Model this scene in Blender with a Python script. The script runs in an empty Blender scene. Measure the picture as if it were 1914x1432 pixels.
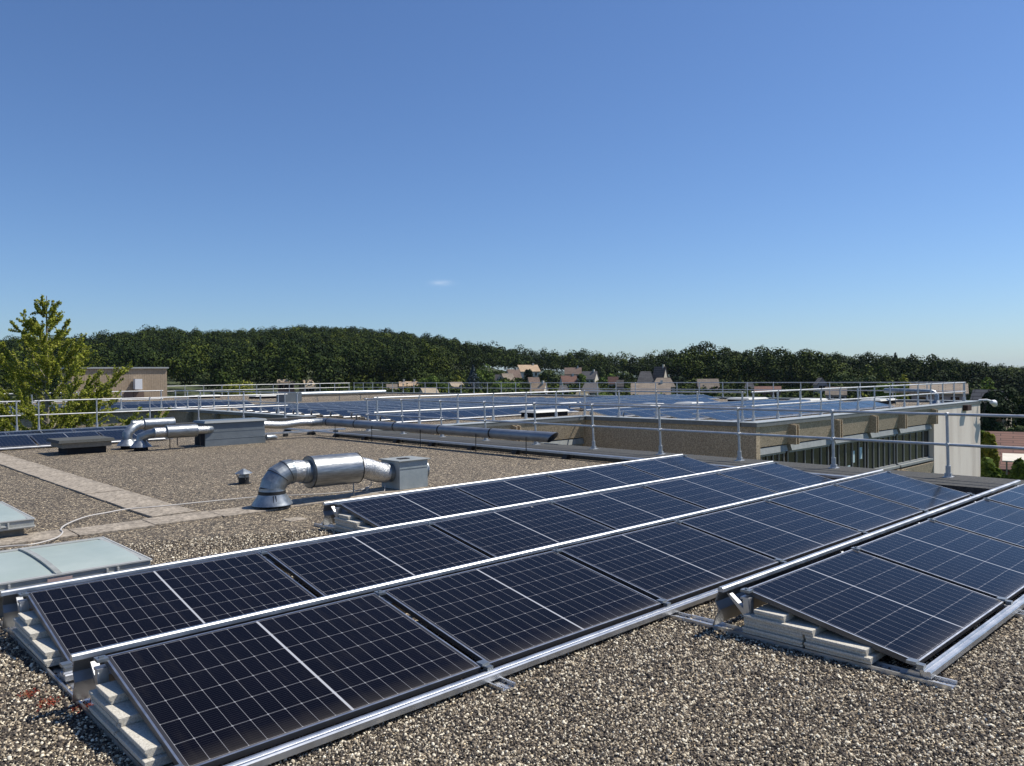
import bpy, math, random
import numpy as np
from mathutils import Vector, Matrix
R = math.radians
sc = bpy.context.scene
C = sc.collection
rnd = random.Random(7)

# ------------------------------------------------------------------ camera
PSI, PITCH, ROLL, HC = R(43.497), R(0.5876), R(-0.6573), 1.805
cam = bpy.data.objects.new("camera", bpy.data.cameras.new("camera"))
C.objects.link(cam); sc.camera = cam
sp, cp, st, ct, sr, cr = math.sin(PSI), math.cos(PSI), math.sin(PITCH), math.cos(PITCH), math.sin(ROLL), math.cos(ROLL)
Xr = Vector((cp, -sp, 0)); Fw = Vector((sp*ct, cp*ct, -st)); Up = Vector((sp*st, cp*st, ct))
cx = Xr*cr + Up*sr; cy = -Xr*sr + Up*cr
m = Matrix((cx, cy, -Fw)).transposed().to_4x4(); m.translation = Vector((0, 0, HC))
cam.matrix_world = m
cam.data.sensor_width = 36; cam.data.lens = 1462.85/1914*36
cam.data.clip_start = .05; cam.data.clip_end = 20000

# ------------------------------------------------------------------ light
SUN = Vector((.509, -.255, .822)).normalized()
w = bpy.data.worlds.new("World"); sc.world = w; w.use_nodes = True
nt = w.node_tree; bg = nt.nodes["Background"]
sky = nt.nodes.new("ShaderNodeTexSky"); sky.sky_type = 'NISHITA'; sky.sun_disc = False
sky.sun_elevation = math.asin(SUN.z); sky.sun_rotation = math.atan2(SUN.x, SUN.y)
sky.air_density = 1.0; sky.dust_density = .35; sky.ozone_density = 2.5; sky.altitude = 100
bg.inputs[1].default_value = .084
tn = nt.nodes.new("ShaderNodeMix"); tn.data_type = 'RGBA'; tn.blend_type = 'MULTIPLY'; tn.inputs[0].default_value = 1
tn.inputs[7].default_value = (.80, 1.0, 1.30, 1); nt.links.new(sky.outputs[0], tn.inputs[6])
# a single faint wisp of cirrus low over the ridge
def wn(t, **k):
    x = nt.nodes.new(t)
    for a, b in k.items(): setattr(x, a, b)
    return x
geo = wn("ShaderNodeTexCoord"); wd = Vector((.6216, .7834, .118)).normalized(); wr = Vector((.783, -.622, 0)).normalized(); wu = wr.cross(wd).normalized()
def vdot(v):
    x = wn("ShaderNodeVectorMath", operation='DOT_PRODUCT'); nt.links.new(geo.outputs['Generated'], x.inputs[0]); x.inputs[1].default_value = v; return x.outputs['Value']
def wm(op, a, b):
    x = wn("ShaderNodeMath", operation=op)
    for i, v in enumerate((a, b)):
        if isinstance(v, (int, float)): x.inputs[i].default_value = v
        else: nt.links.new(v, x.inputs[i])
    return x.outputs[0]
ea = wm('POWER', wm('DIVIDE', vdot(wr), .0115), 2); eb = wm('POWER', wm('DIVIDE', vdot(wu), .0030), 2)
fac = wm('EXPONENT', wm('MULTIPLY', wm('ADD', ea, eb), -1), 0)
ns = wn("ShaderNodeTexNoise"); ns.inputs['Scale'].default_value = 90; ns.inputs['Detail'].default_value = 5
mpw = wn("ShaderNodeMapping"); mpw.inputs['Scale'].default_value = (1, 1, 3); nt.links.new(geo.outputs['Generated'], mpw.inputs['Vector']); nt.links.new(mpw.outputs[0], ns.inputs['Vector'])
cf = wm('MULTIPLY', fac, wm('MULTIPLY', ns.outputs['Fac'], .55))
cm = wn("ShaderNodeMix", data_type='RGBA'); nt.links.new(cf, cm.inputs[0]); nt.links.new(tn.outputs[2], cm.inputs[6]); cm.inputs[7].default_value = (9, 10, 11.5, 1)
nt.links.new(cm.outputs[2], bg.inputs[0])
sl = bpy.data.lights.new("sun", 'SUN'); sl.energy = 5.0; sl.angle = R(.53); sl.color = (1, .945, .85)
so = bpy.data.objects.new("sun", sl); C.objects.link(so); so.rotation_euler = SUN.to_track_quat('Z', 'Y').to_euler()
sc.view_settings.view_transform = 'Standard'; sc.view_settings.look = 'None'
sc.view_settings.gamma = 1; sc.view_settings.exposure = 0.12
sc.cycles.max_bounces = 6; sc.cycles.transparent_max_bounces = 8

# ------------------------------------------------------------------ materials
class N:
    def __init__(s, name, rough=.6, metal=0., col=(.5, .5, .5), spec=.5):
        s.m = bpy.data.materials.new(name); s.m.use_nodes = True; s.t = s.m.node_tree
        s.b = s.t.nodes["Principled BSDF"]
        s.b.inputs["Roughness"].default_value = rough; s.b.inputs["Metallic"].default_value = metal
        s.b.inputs["Base Color"].default_value = (*col, 1); s.b.inputs["Specular IOR Level"].default_value = spec
    def n(s, typ, **k):
        x = s.t.nodes.new(typ)
        for a, b in k.items():
            if a.startswith('i_'): x.inputs[a[2:].replace('_', ' ')].default_value = b
            else: setattr(x, a, b)
        return x
    def l(s, a, b): s.t.links.new(a, b)
    def co(s, kind='Object'): return s.n("ShaderNodeTexCoord").outputs[kind]
    def noise(s, scale, detail=4, co=None, rough=.5, kind='Object'):
        x = s.n("ShaderNodeTexNoise"); x.inputs['Scale'].default_value = scale; x.inputs['Detail'].default_value = detail
        x.inputs['Roughness'].default_value = rough; s.l(co or s.co(kind), x.inputs['Vector']); return x.outputs['Fac']
    def ramp(s, fac, stops, interp='LINEAR'):
        x = s.n("ShaderNodeValToRGB"); e = x.color_ramp.elements; x.color_ramp.interpolation = interp
        while len(e) < len(stops): e.new(.5)
        for q, (p, c) in zip(e, stops): q.position = p; q.color = (*c, 1) if len(c) == 3 else c
        s.l(fac, x.inputs[0]); return x.outputs[0]
    def math(s, op, a, b=None, c=None):
        x = s.n("ShaderNodeMath", operation=op)
        for i, v in enumerate((a, b, c)):
            if v is None: continue
            if isinstance(v, (int, float)): x.inputs[i].default_value = v
            else: s.l(v, x.inputs[i])
        return x.outputs[0]
    def mix(s, f, a, b, mode='MIX'):
        x = s.n("ShaderNodeMix", data_type='RGBA', blend_type=mode)
        for i, v in ((0, f), (6, a), (7, b)):
            if isinstance(v, (int, float)): x.inputs[i].default_value = v
            elif isinstance(v, tuple): x.inputs[i].default_value = (*v, 1)
            else: s.l(v, x.inputs[i])
        return x.outputs[2]
    def col(s, o): s.l(o, s.b.inputs['Base Color']); return s
    def bump(s, h, st=.3, d=.01):
        x = s.n("ShaderNodeBump"); x.inputs['Strength'].default_value = st; x.inputs['Distance'].default_value = d
        s.l(h, x.inputs['Height']); s.l(x.outputs[0], s.b.inputs['Normal']); return s

def speckle(name, c0, c1, scale=40, rough=.85, big=None, bump=.3, dist=.004):
    n = N(name, rough); a = n.noise(scale, 6, rough=.7)
    o = n.ramp(a, [(.33, c0), (.67, c1)])
    b = n.noise(big or scale/25, 4)
    o = n.mix(.35, o, n.ramp(b, [(.3, (.45, .45, .45)), (.7, (.62, .61, .6))]), 'OVERLAY')
    n.col(o)
    if bump: n.bump(a, bump, dist)
    return n.m

def m_gravel():
    n = N("gravel", .85)
    co = n.co()
    d = n.noise(9, 2, co)
    v = n.n("ShaderNodeTexVoronoi", feature='F1'); v.inputs['Scale'].default_value = 74; n.l(co, v.inputs['Vector'])
    s = n.n("ShaderNodeSeparateColor"); n.l(v.outputs['Color'], s.inputs[0])
    o = n.ramp(s.outputs[0], [(0, (.05, .040, .034)), (.4, (.16, .130, .096)), (.68, (.33, .276, .20)), (.88, (.56, .485, .36)), (1, (.80, .72, .56))])
    edge = n.ramp(v.outputs['Distance'], [(.30, (1, 1, 1)), (.62, (.16, .14, .13))])
    o = n.mix(.85, o, edge, 'MULTIPLY')
    v2 = n.n("ShaderNodeTexVoronoi", feature='F1'); v2.inputs['Scale'].default_value = 36; n.l(co, v2.inputs['Vector'])
    s2 = n.n("ShaderNodeSeparateColor"); n.l(v2.outputs['Color'], s2.inputs[0])
    o = n.mix(1., o, n.ramp(s2.outputs[1], [(0, (.30, .29, .28)), (.45, (.85, .83, .80)), (.8, (1.5, 1.45, 1.35)), (1, (2.6, 2.5, 2.3))]), 'MULTIPLY')
    b = n.noise(.55, 5, co, .6)
    o = n.mix(.5, o, n.ramp(b, [(.3, (.36, .35, .335)), (.7, (.60, .59, .57))]), 'OVERLAY')
    n.col(o); inv = n.math('SUBTRACT', 1, v.outputs['Distance']); n.bump(inv, .9, .012)
    return n.m
def m_pebble():
    n = N("pebble", .8)
    g = n.n("ShaderNodeNewGeometry")
    o = n.ramp(g.outputs['Random Per Island'], [(0, (.018, .015, .014)), (.27, (.05, .040, .033)), (.48, (.125, .100, .073)), (.68, (.30, .247, .175)), (.86, (.58, .50, .365)), (1, (.93, .86, .69))])
    o = n.mix(.3, o, n.ramp(n.noise(180, 3), [(.3, (.35, .35, .35)), (.7, (.65, .65, .65))]), 'OVERLAY')
    o = n.mix(.45, o, n.ramp(n.noise(.8, 5), [(.3, (.36, .35, .34)), (.7, (.6, .59, .57))]), 'OVERLAY')
    n.col(o); return n.m

PW, PH, GAP, TH = 1.722, 1.134, .0606, R(11.115)
def m_cells(name, fine=True, K=1.):
    n = N(name, .14, 0, (.01, .01, .02), .11)
    n.b.inputs['IOR'].default_value = 1.45
    s = n.n("ShaderNodeSeparateXYZ"); n.l(n.co(), s.inputs[0]); x, y = n.math('DIVIDE', s.outputs[0], K), n.math('DIVIDE', s.outputs[1], K)
    cw, ch, x0, y0, mid = .0915, .1825, .0275, .0195, PW/2
    # fold halves about the centre: distance from the centre bar
    ax = n.math('SUBTRACT', n.math('ABSOLUTE', n.math('SUBTRACT', x, mid)), .007)
    fx = n.math('DIVIDE', ax, cw); fy = n.math('DIVIDE', n.math('SUBTRACT', y, y0), ch)
    dx = n.math('MULTIPLY', n.math('ABSOLUTE', n.math('SUBTRACT', fx, n.math('ROUND', fx))), cw)
    dy = n.math('MULTIPLY', n.math('ABSOLUTE', n.math('SUBTRACT', fy, n.math('ROUND', fy))), ch)
    lx = n.math('LESS_THAN', dx, .00095); ly = n.math('LESS_THAN', dy, .0011)
    # diamonds where cut corners of the wafers meet
    di = n.math('LESS_THAN', n.math('ADD', dx, dy), .0070)
    # the bar in the middle
    bar = n.math('LESS_THAN', ax, -.001)
    out = n.math('MAXIMUM', n.math('GREATER_THAN', ax, 9*cw+.001),
                 n.math('MAXIMUM', n.math('LESS_THAN', y, y0-.001), n.math('GREATER_THAN', y, y0+6*ch+.001)))
    line = n.math('MAXIMUM', n.math('MAXIMUM', lx, ly), di)
    cell = n.ramp(n.noise(3.1, 3), [(.3, (.0016, .0015, .0035)), (.7, (.003, .0028, .0055))])
    if fine:
        fb = n.math('FRACT', n.math('DIVIDE', n.math('SUBTRACT', y, y0), ch/11))
        bb = n.math('LESS_THAN', n.math('ABSOLUTE', n.math('SUBTRACT', fb, .5)), .045)
        cell = n.mix(n.math('MULTIPLY', bb, .45), cell, (.05, .048, .05))
        ff = n.math('FRACT', n.math('DIVIDE', x, .0122)); fbb = n.math('LESS_THAN', ff, .2)
        cell = n.mix(n.math('MULTIPLY', fbb, .1), cell, (.02, .02, .025))
    o = n.mix(line, cell, (.25, .25, .262) if fine else (.14, .14, .15))
    o = n.mix(out, o, (.035, .035, .04)); o = n.mix(bar, o, (.40, .41, .43))
    # thin dust: streaks down the slope, a rim along the low edge, a few specks
    mp = n.n("ShaderNodeMapping"); mp.inputs['Scale'].default_value = (9, 1.1, 1); oi = n.n("ShaderNodeObjectInfo")
    va = n.n("ShaderNodeVectorMath", operation='ADD'); n.l(n.co(), va.inputs[0]); cb = n.n("ShaderNodeCombineXYZ")
    rr_ = n.math('MULTIPLY', oi.outputs['Random'], 57); n.l(rr_, cb.inputs[0]); n.l(rr_, cb.inputs[1]); n.l(cb.outputs[0], va.inputs[1]); n.l(va.outputs[0], mp.inputs['Vector'])
    stq = n.ramp(n.noise(1.6, 5, mp.outputs[0], .6), [(.54, (0, 0, 0)), (.85, (.03, .03, .03))])
    pat = n.ramp(n.noise(2.4, 5, va.outputs[0], .65), [(.56, (0, 0, 0)), (.8, (.02, .02, .02))])
    rim = n.ramp(y, [(0, (.16, .16, .16)), (.045, (.05, .05, .05)), (.14, (0, 0, 0))])
    vs_ = n.n("ShaderNodeTexVoronoi"); vs_.inputs['Scale'].default_value = 2.1; n.l(va.outputs[0], vs_.inputs['Vector'])
    sc3 = n.n('ShaderNodeSeparateColor'); n.l(vs_.outputs['Color'], sc3.inputs[0])
    spk = n.math('MULTIPLY', n.math('MULTIPLY', n.math('LESS_THAN', vs_.outputs['Distance'], .03), n.math('GREATER_THAN', sc3.outputs[0], .8)), .6)
    dst = n.mix(1., n.mix(1., stq, pat, 'ADD'), rim, 'ADD')
    o = n.mix(dst, o, (.30, .26, .21)); o = n.mix(spk, o, (.5, .48, .42))
    n.col(o)
    rr = n.n("ShaderNodeMapRange"); n.l(n.noise(5, 5), rr.inputs[0]); rr.inputs[3].default_value = .10; rr.inputs[4].default_value = .19
    n.l(rr.outputs[0], n.b.inputs['Roughness'])
    n.b.inputs['Coat Weight'].default_value = 0
    return n.m
def m_metal(name, c0, c1, rough, scale=3, metal=1., stretch=None):
    n = N(name, rough, metal)
    co = n.co()
    if stretch:
        mp = n.n("ShaderNodeMapping"); mp.inputs['Scale'].default_value = stretch; n.l(co, mp.inputs['Vector']); co = mp.outputs[0]
    a = n.noise(scale, 5, co, .6)
    n.col(n.ramp(a, [(.3, c0), (.7, c1)]))
    rr = n.n("ShaderNodeMapRange"); n.l(a, rr.inputs[0]); rr.inputs[3].default_value = rough*.75; rr.inputs[4].default_value = rough*1.3
    n.l(rr.outputs[0], n.b.inputs['Roughness'])
    return n
def m_leaf(name, c0, c1, c2, attr=False, trans=.0):
    n = N(name, .75, 0, spec=.08)
    g = n.n("ShaderNodeNewGeometry")
    o = n.ramp(g.outputs['Random Per Island'], [(0, c0), (.55, c1), (1, c2)])
    if attr:
        a = n.n("ShaderNodeAttribute", attribute_name="tint")
        o = n.mix(1., o, n.ramp(a.outputs['Fac'], [(0, (.38, .48, .48)), (.35, (.75, .8, .75)), (.65, (1.15, 1.12, .9)), (1, (2.1, 1.75, 1.0))]), 'MULTIPLY')
    n.col(o)
    if trans:
        tr = n.n("ShaderNodeBsdfTranslucent"); n.l(o, tr.inputs[0]); ms = n.n("ShaderNodeMixShader"); ms.inputs[0].default_value = trans
        n.l(n.b.outputs[0], ms.inputs[1]); n.l(tr.outputs[0], ms.inputs[2]); n.l(ms.outputs[0], n.t.nodes["Material Output"].inputs[0])
    return n.m
def m_tiles(name, c0, c1, sx=4, sy=5):
    n = N(name, .85)
    br = n.n("ShaderNodeTexBrick"); n.l(n.co(), br.inputs['Vector'])
    br.inputs['Scale'].default_value = 1; br.inputs['Brick Width'].default_value = 1.6; br.inputs['Row Height'].default_value = .33
    br.inputs['Mortar Size'].default_value = .03; br.inputs['Color1'].default_value = (*c0, 1); br.inputs['Color2'].default_value = (*c1, 1)
    br.inputs['Mortar'].default_value = (c0[0]*.35, c0[1]*.35, c0[2]*.35, 1)
    o = n.mix(.4, br.outputs['Color'], n.ramp(n.noise(.9, 5), [(.3, (.36, .36, .36)), (.7, (.64, .63, .6))]), 'OVERLAY')
    n.col(o); n.bump(br.outputs['Fac'], -.4, .03); return n.m

M = {}
M['gravel'] = m_gravel(); M['pebble'] = m_pebble()
M['cells'] = m_cells('solar_cells'); M['cells_far'] = m_cells('solar_cells_plain', False, .965)
M['alu'] = m_metal('mill_aluminium', (.48, .49, .50), (.62, .63, .645), .44, 7).m
M['alu_frame'] = m_metal('anodised_aluminium', (.42, .43, .45), (.54, .55, .57), .4, 8).m
M['deflector'] = m_metal('dull_deflector_sheet', (.20, .20, .20), (.30, .30, .30), .45, 4, .7).m
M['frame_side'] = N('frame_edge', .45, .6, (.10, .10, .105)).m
M['galv'] = m_metal('galvanised_steel', (.20, .225, .245), (.40, .425, .44), .44, 11, .85).m
M['rail'] = m_metal('guardrail_aluminium', (.46, .465, .47), (.62, .625, .63), .5, 9, .75).m
M['spiral'] = m_metal('duct_steel', (.20, .215, .225), (.36, .375, .385), .40, 5, .85, (1, 1, 9)).m
def m_dent(key, nm, c0, c1, r, sc_, mt, stq=None):
    n = m_metal(nm, c0, c1, r, sc_, mt, stq); n.bump(n.noise(7, 3), .35, .02); M[key] = n.m
m_dent('duct_long', 'weathered_duct_steel', (.21, .225, .245), (.34, .36, .385), .5, 3, .7)
m_dent('spiral', 'duct_steel', (.19, .205, .215), (.37, .385, .395), .40, 5, .85, (1, 1, 9))
m_dent('galv_duct', 'stained_duct_steel', (.15, .175, .195), (.36, .385, .40), .42, 6, .85)
def m_foil():
    n = m_metal('crinkled_foil', (.36, .37, .375), (.62, .62, .61), .38, 25)
    n.bump(n.noise(38, 5, rough=.7), .8, .02); return n.m
M['foil'] = m_foil()
M['black'] = N('black_rubber', .6, 0, (.012, .012, .012)).m
M['dark'] = N('dark_inside', .9, 0, (.01, .01, .012)).m
M['block'] = speckle('cast_concrete', (.34, .315, .265), (.70, .665, .575), 120, .9, 6, .5, .003)
M['slab'] = speckle('paving_concrete', (.12, .10, .078), (.46, .395, .31), 19, .92, 2.4, .8, .008)
M['dash'] = speckle('pebbledash', (.17, .13, .085), (.60, .485, .33), 22, .95, .7, .8, .02)
M['bitumen'] = speckle('mineral_felt', (.020, .021, .020), (.085, .082, .074), 28, .95, .9, .4, .006)
M['zinc'] = speckle('zinc_flashing', (.30, .32, .32), (.38, .40, .395), 8, .45, .8, 0)
M['zinc_dark'] = speckle('weathered_zinc', (.12, .125, .12), (.18, .185, .178), 8, .5, .8, 0)
M['lintel'] = speckle('painted_lintel', (.20, .215, .21), (.28, .295, .285), 5, .6, .6, 0)
M['cladding'] = speckle('grey_sheet_steel', (.115, .135, .15), (.155, .178, .192), 3, .4, .5, 0)
M['fanbox'] = speckle('grey_painted_steel', (.25, .29, .30), (.33, .37, .375), 6, .42, 1, 0)
M['hatch'] = speckle('dark_felt_lid', (.05, .053, .05), (.085, .087, .08), 20, .85, 2, .2)
M['hatch_body'] = speckle('weathered_upstand', (.16, .15, .125), (.24, .225, .19), 20, .9, 2, .2)
def m_conc():
    n = N('board_marked_concrete', .85)
    co = n.co(); mp = n.n("ShaderNodeMapping"); mp.inputs['Scale'].default_value = (1.0, 1.0, .13); n.l(co, mp.inputs['Vector'])
    a = n.noise(1.1, 7, mp.outputs[0], .65)
    o = n.ramp(a, [(.28, (.58, .50, .41)), (.5, (.76, .675, .565)), (.75, (.83, .75, .63))])
    o = n.mix(.3, o, n.ramp(n.noise(9, 5, co), [(.3, (.42, .42, .42)), (.7, (.58, .58, .58))]), 'OVERLAY')
    n.col(o); return n.m
M['conc'] = m_conc()
M['hut'] = speckle('ribbed_render', (.30, .23, .155), (.41, .32, .225), 5, .9, .6, 0)
M['white'] = N('white_paint', .5, 0, (.72, .73, .73)).m
M['cream'] = speckle('cream_render', (.62, .57, .46), (.74, .69, .58), 2, .85, .4, 0)
M['beige'] = speckle('beige_render', (.42, .36, .28), (.52, .46, .36), 2, .85, .4, 0)
M['pinkish'] = speckle('pink_render', (.42, .30, .27), (.50, .38, .34), 2, .85, .4, 0)
M['brick'] = speckle('brown_brickwork', (.20, .10, .075), (.30, .16, .12), 6, .9, .6, 0)
M['glass'] = N('window_glass', .04, 0, (.006, .009, .008), .5).m
M['mullion'] = N('window_frame_paint', .5, 0, (.26, .27, .26)).m
M['paper'] = N('pale_paper', .8, 0, (.45, .58, .60)).m
def m_poly():
    n = N('frosted_polycarbonate', .32, 0, (.5, .56, .54), .5)
    o = n.ramp(n.noise(2.5, 6, rough=.65), [(.3, (.33, .385, .335)), (.7, (.41, .46, .405))])
    n.col(o); return n.m
M['poly'] = m_poly()
M['skyframe'] = speckle('skylight_frame_paint', (.28, .29, .27), (.38, .39, .365), 12, .5, 2, 0)
M['skylip'] = N('skylight_lip', .5, .1, (.48, .48, .45)).m
M['cord'] = N('grey_plastic_cord', .5, 0, (.50, .47, .43)).m
M['moss'] = m_leaf('red_moss', (.16, .03, .02), (.30, .07, .045), (.20, .12, .06))
M['bark'] = speckle('grey_bark', (.17, .15, .12), (.30, .27, .22), 20, .9, 3, .5)
M['far_leaf'] = m_leaf('woodland_leaf', (.013, .024, .006), (.032, .052, .011), (.075, .098, .020), True)
M['ginkgo'] = m_leaf('fan_leaf', (.16, .20, .022), (.30, .335, .045), (.52, .50, .12), False, .35)
M['blue_leaf'] = m_leaf('blue_needles', (.025, .038, .042), (.05, .07, .078), (.085, .11, .115))
M['green_leaf'] = m_leaf('green_leaf', (.05, .085, .018), (.10, .15, .028), (.17, .23, .045), False, .2)
M['dull_leaf'] = m_leaf('dull_leaf', (.035, .055, .018), (.065, .09, .028), (.11, .13, .045))
M['dark_leaf'] = m_leaf('dark_leaf', (.012, .022, .010), (.025, .042, .016), (.045, .065, .024))
M['yellow_leaf'] = m_leaf('yellow_leaf', (.12, .14, .02), (.22, .23, .035), (.33, .32, .05), False, .2)
M['roof_tan'] = m_tiles('tan_tiles', (.34, .27, .19), (.42, .34, .24))
M['roof_orange'] = m_tiles('orange_tiles', (.46, .32, .20), (.54, .39, .25))
M['roof_brown'] = m_tiles('brown_tiles', (.16, .11, .085), (.22, .15, .115))
M['roof_pink'] = m_tiles('pinkish_tiles', (.24, .19, .145), (.31, .25, .19))
M['roof_grey'] = m_tiles('grey_tiles', (.14, .13, .125), (.19, .175, .165))
M['roof_red'] = m_tiles('red_brown_tiles', (.145, .072, .055), (.20, .10, .072))
M['roof_yellow'] = m_tiles('yellow_tiles', (.62, .47, .26), (.70, .54, .31))
M['ground'] = speckle('meadow', (.035, .055, .018), (.085, .10, .04), .15, .95, .01, 0)
M['hill'] = speckle('wooded_far_hill', (.02, .035, .02), (.04, .06, .03), .02, .95, .002, 0)

# ------------------------------------------------------------------ mesh helpers
class MB:
    def __init__(s): s.v, s.f, s.mi = [], [], []
    def add(s, vs, fs, mi=0):
        b = len(s.v); s.v += [tuple(map(float, q)) for q in vs]
        s.f += [tuple(b+i for i in f) for f in fs]; s.mi += [mi]*len(fs); return s
    def box(s, a, b, mi=0, top=None):
        (x0, y0, z0), (x1, y1, z1) = a, b
        t = top or 0
        return s.add([(x0, y0, z0), (x1, y0, z0), (x1, y1, z0), (x0, y1, z0), (x0+t, y0+t, z1), (x1-t, y0+t, z1), (x1-t, y1-t, z1), (x0+t, y1-t, z1)],
              [(3, 2, 1, 0), (4, 5, 6, 7), (0, 1, 5, 4), (1, 2, 6, 5), (2, 3, 7, 6), (3, 0, 4, 7)], mi)
    def tube(s, path, r, n=12, mi=0, cap=True):
        P = [Vector(p) for p in path]; rs = r if isinstance(r, (list, tuple)) else [r]*len(P)
        b = len(s.v); prev = None
        for i, p in enumerate(P):
            t = (P[min(i+1, len(P)-1)]-P[max(i-1, 0)]).normalized()
            if prev is None:
                a = Vector((0, 0, 1)) if abs(t.z) < .9 else Vector((1, 0, 0)); x = t.cross(a).normalized()
            else: x = (prev-t*prev.dot(t)).normalized()
            prev = x; y = t.cross(x)
            for k in range(n):
                g = 2*math.pi*k/n; q = p+x*math.cos(g)*rs[i]+y*math.sin(g)*rs[i]; s.v.append(tuple(q))
        for i in range(len(P)-1):
            for k in range(n):
                s.f.append((b+i*n+k, b+i*n+(k+1) % n, b+(i+1)*n+(k+1) % n, b+(i+1)*n+k)); s.mi.append(mi)
        if cap:
            s.f.append(tuple(b+k for k in range(n))[::-1]); s.f.append(tuple(b+(len(P)-1)*n+k for k in range(n))); s.mi += [mi, mi]
        return s
    def prism(s, prof, axis, a, b, mi=0):
        # profile of 2D points extruded along axis ('x': profile is (y,z); 'y': profile is (x,z); 'z': (x,y))
        def P(q, t): return {'x': (t, q[0], q[1]), 'y': (q[0], t, q[1]), 'z': (q[0], q[1], t)}[axis]
        n = len(prof); vs = [P(q, a) for q in prof]+[P(q, b) for q in prof]
        fs = [tuple(range(n)), tuple(range(2*n-1, n-1, -1))]+[(i, n+i, n+(i+1) % n, (i+1) % n) for i in range(n)]
        return s.add(vs, fs, mi)
    def mesh(s, name, mats, smooth=False, bevel=0):
        me = bpy.data.meshes.new(name); me.from_pydata(s.v, [], s.f)
        for m_ in (mats if isinstance(mats, (list, tuple)) else [mats]): me.materials.append(m_)
        me.polygons.foreach_set('material_index', s.mi)
        me.validate(); 
        import bmesh
        bm = bmesh.new(); bm.from_mesh(me); bmesh.ops.recalc_face_normals(bm, faces=bm.faces)
        if bevel: bmesh.ops.bevel(bm, geom=bm.edges[:], offset=bevel, segments=1, affect='EDGES', clamp_overlap=True)
        bm.to_mesh(me); bm.free()
        if smooth:
            me.polygons.foreach_set('use_smooth', [True]*len(me.polygons)); me.set_sharp_from_angle(angle=R(38))
        return me
    def build(s, name, mats, parent=None, smooth=False, bevel=0):
        return put(name, s.mesh(name, mats, smooth, bevel), parent)
def put(name, me, parent=None, loc=None, rot=None):
    o = bpy.data.objects.new(name, me); C.objects.link(o)
    if parent: o.parent = parent
    if loc: o.location = loc
    if rot: o.rotation_euler = rot
    return o
def tag(o, label=None, cat=None, group=None, kind=None):
    for k, v in (('label', label), ('category', cat), ('group', group), ('kind', kind)):
        if v: o[k] = v
    return o
def thing(name, label, cat, group=None, loc=(0, 0, 0), rz=0):
    o = put(name, None, None, loc, (0, 0, rz)); o.empty_display_size = .2; return tag(o, label, cat, group)
ORD = ['first', 'second', 'third', 'fourth', 'fifth', 'sixth', 'seventh', 'eighth', 'ninth', 'tenth', 'eleventh', 'twelfth', 'thirteenth', 'fourteenth', 'fifteenth']

# everything but the near solar rows is drawn up in survey units of 0.965 m and converted once at the end
KU = .965; HS_ = HC/KU
# ------------------------------------------------------------------ terrain
AZ = [-200, 10.35, 14.66, 18.4, 23.39, 28.37, 33.59, 38.58, 43.64, 50.26, 54.4, 56.72, 60.37, 65.24, 70.43, 73.46, 76.7, 200]
EL = [22.8, 22.8, 24.6, 29.9, 28.9, 32.1, 30.9, 24.6, 18.1, 13.9, 13.9, 18.5, 16.6, 11.5, 9.3, 4.2, 1.2, 1.2]   # rise per 500 m
RD = [600, 600, 600, 600, 600, 620, 620, 560, 470, 420, 400, 370, 370, 380, 420, 520, 700, 700]
def ridge(az): return np.interp(az, AZ, EL), np.interp(az, AZ, RD)
def ground_z(u, v):
    r = np.hypot(u, v); az = np.degrees(np.arctan2(u, v)); e, rd = ridge(az)
    hr = HS_+rd*e/500-15.5
    t = np.clip((r-150)/(rd-150), 0, 1); t = t*t*(3-2*t)*.55+t*.45
    return -9+(hr+9)*t-np.clip(r-rd-40, 0, 600)*.03
az = np.radians(np.concatenate([np.arange(-180, -10, 10), np.arange(-10, 100, 1.), np.arange(100, 181, 10)])); rr = np.concatenate([[0, 20, 60, 110], np.arange(150, 760, 30), [900, 1400, 2200, 4000, 8000]])
A, B = np.meshgrid(az, rr, indexing='ij'); U = B*np.sin(A); V = B*np.cos(A); Z = ground_z(U, V); Z[:, -5:] = np.minimum(Z[:, -5:], -12)
nv = len(rr); vs = np.stack([U, V, Z], -1).reshape(-1, 3)
fs = [(i*nv+j, (i+1)*nv+j, (i+1)*nv+j+1, i*nv+j+1) for i in range(len(az)-1) for j in range(nv-1)]
g = MB().add(vs, fs).build('ground', M['ground']); tag(g, kind='structure')
g.data.polygons.foreach_set('use_smooth', [True]*len(g.data.polygons))
# far ridge on the horizon to the right
a2 = np.radians(np.arange(40, 110, .5)); h = []
for q in a2:
    d = math.degrees(q); h.append(12+7*math.sin(d*.55+1.1)+4*math.sin(d*1.7)+2*math.sin(d*4.1))
vs = []; fs = []
for i, q in enumerate(a2):
    for r_, z_ in ((2300, -14), (2700, h[i]*.75), (2950, h[i]), (3400, -14)): vs.append((r_*math.sin(q), r_*math.cos(q), z_))
for i in range(len(a2)-1):
    for j in range(3): fs.append((i*4+j, (i+1)*4+j, (i+1)*4+j+1, i*4+j+1))
tag(MB().add(vs, fs).build('hills', M['hill'], smooth=False), kind='structure')

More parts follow.
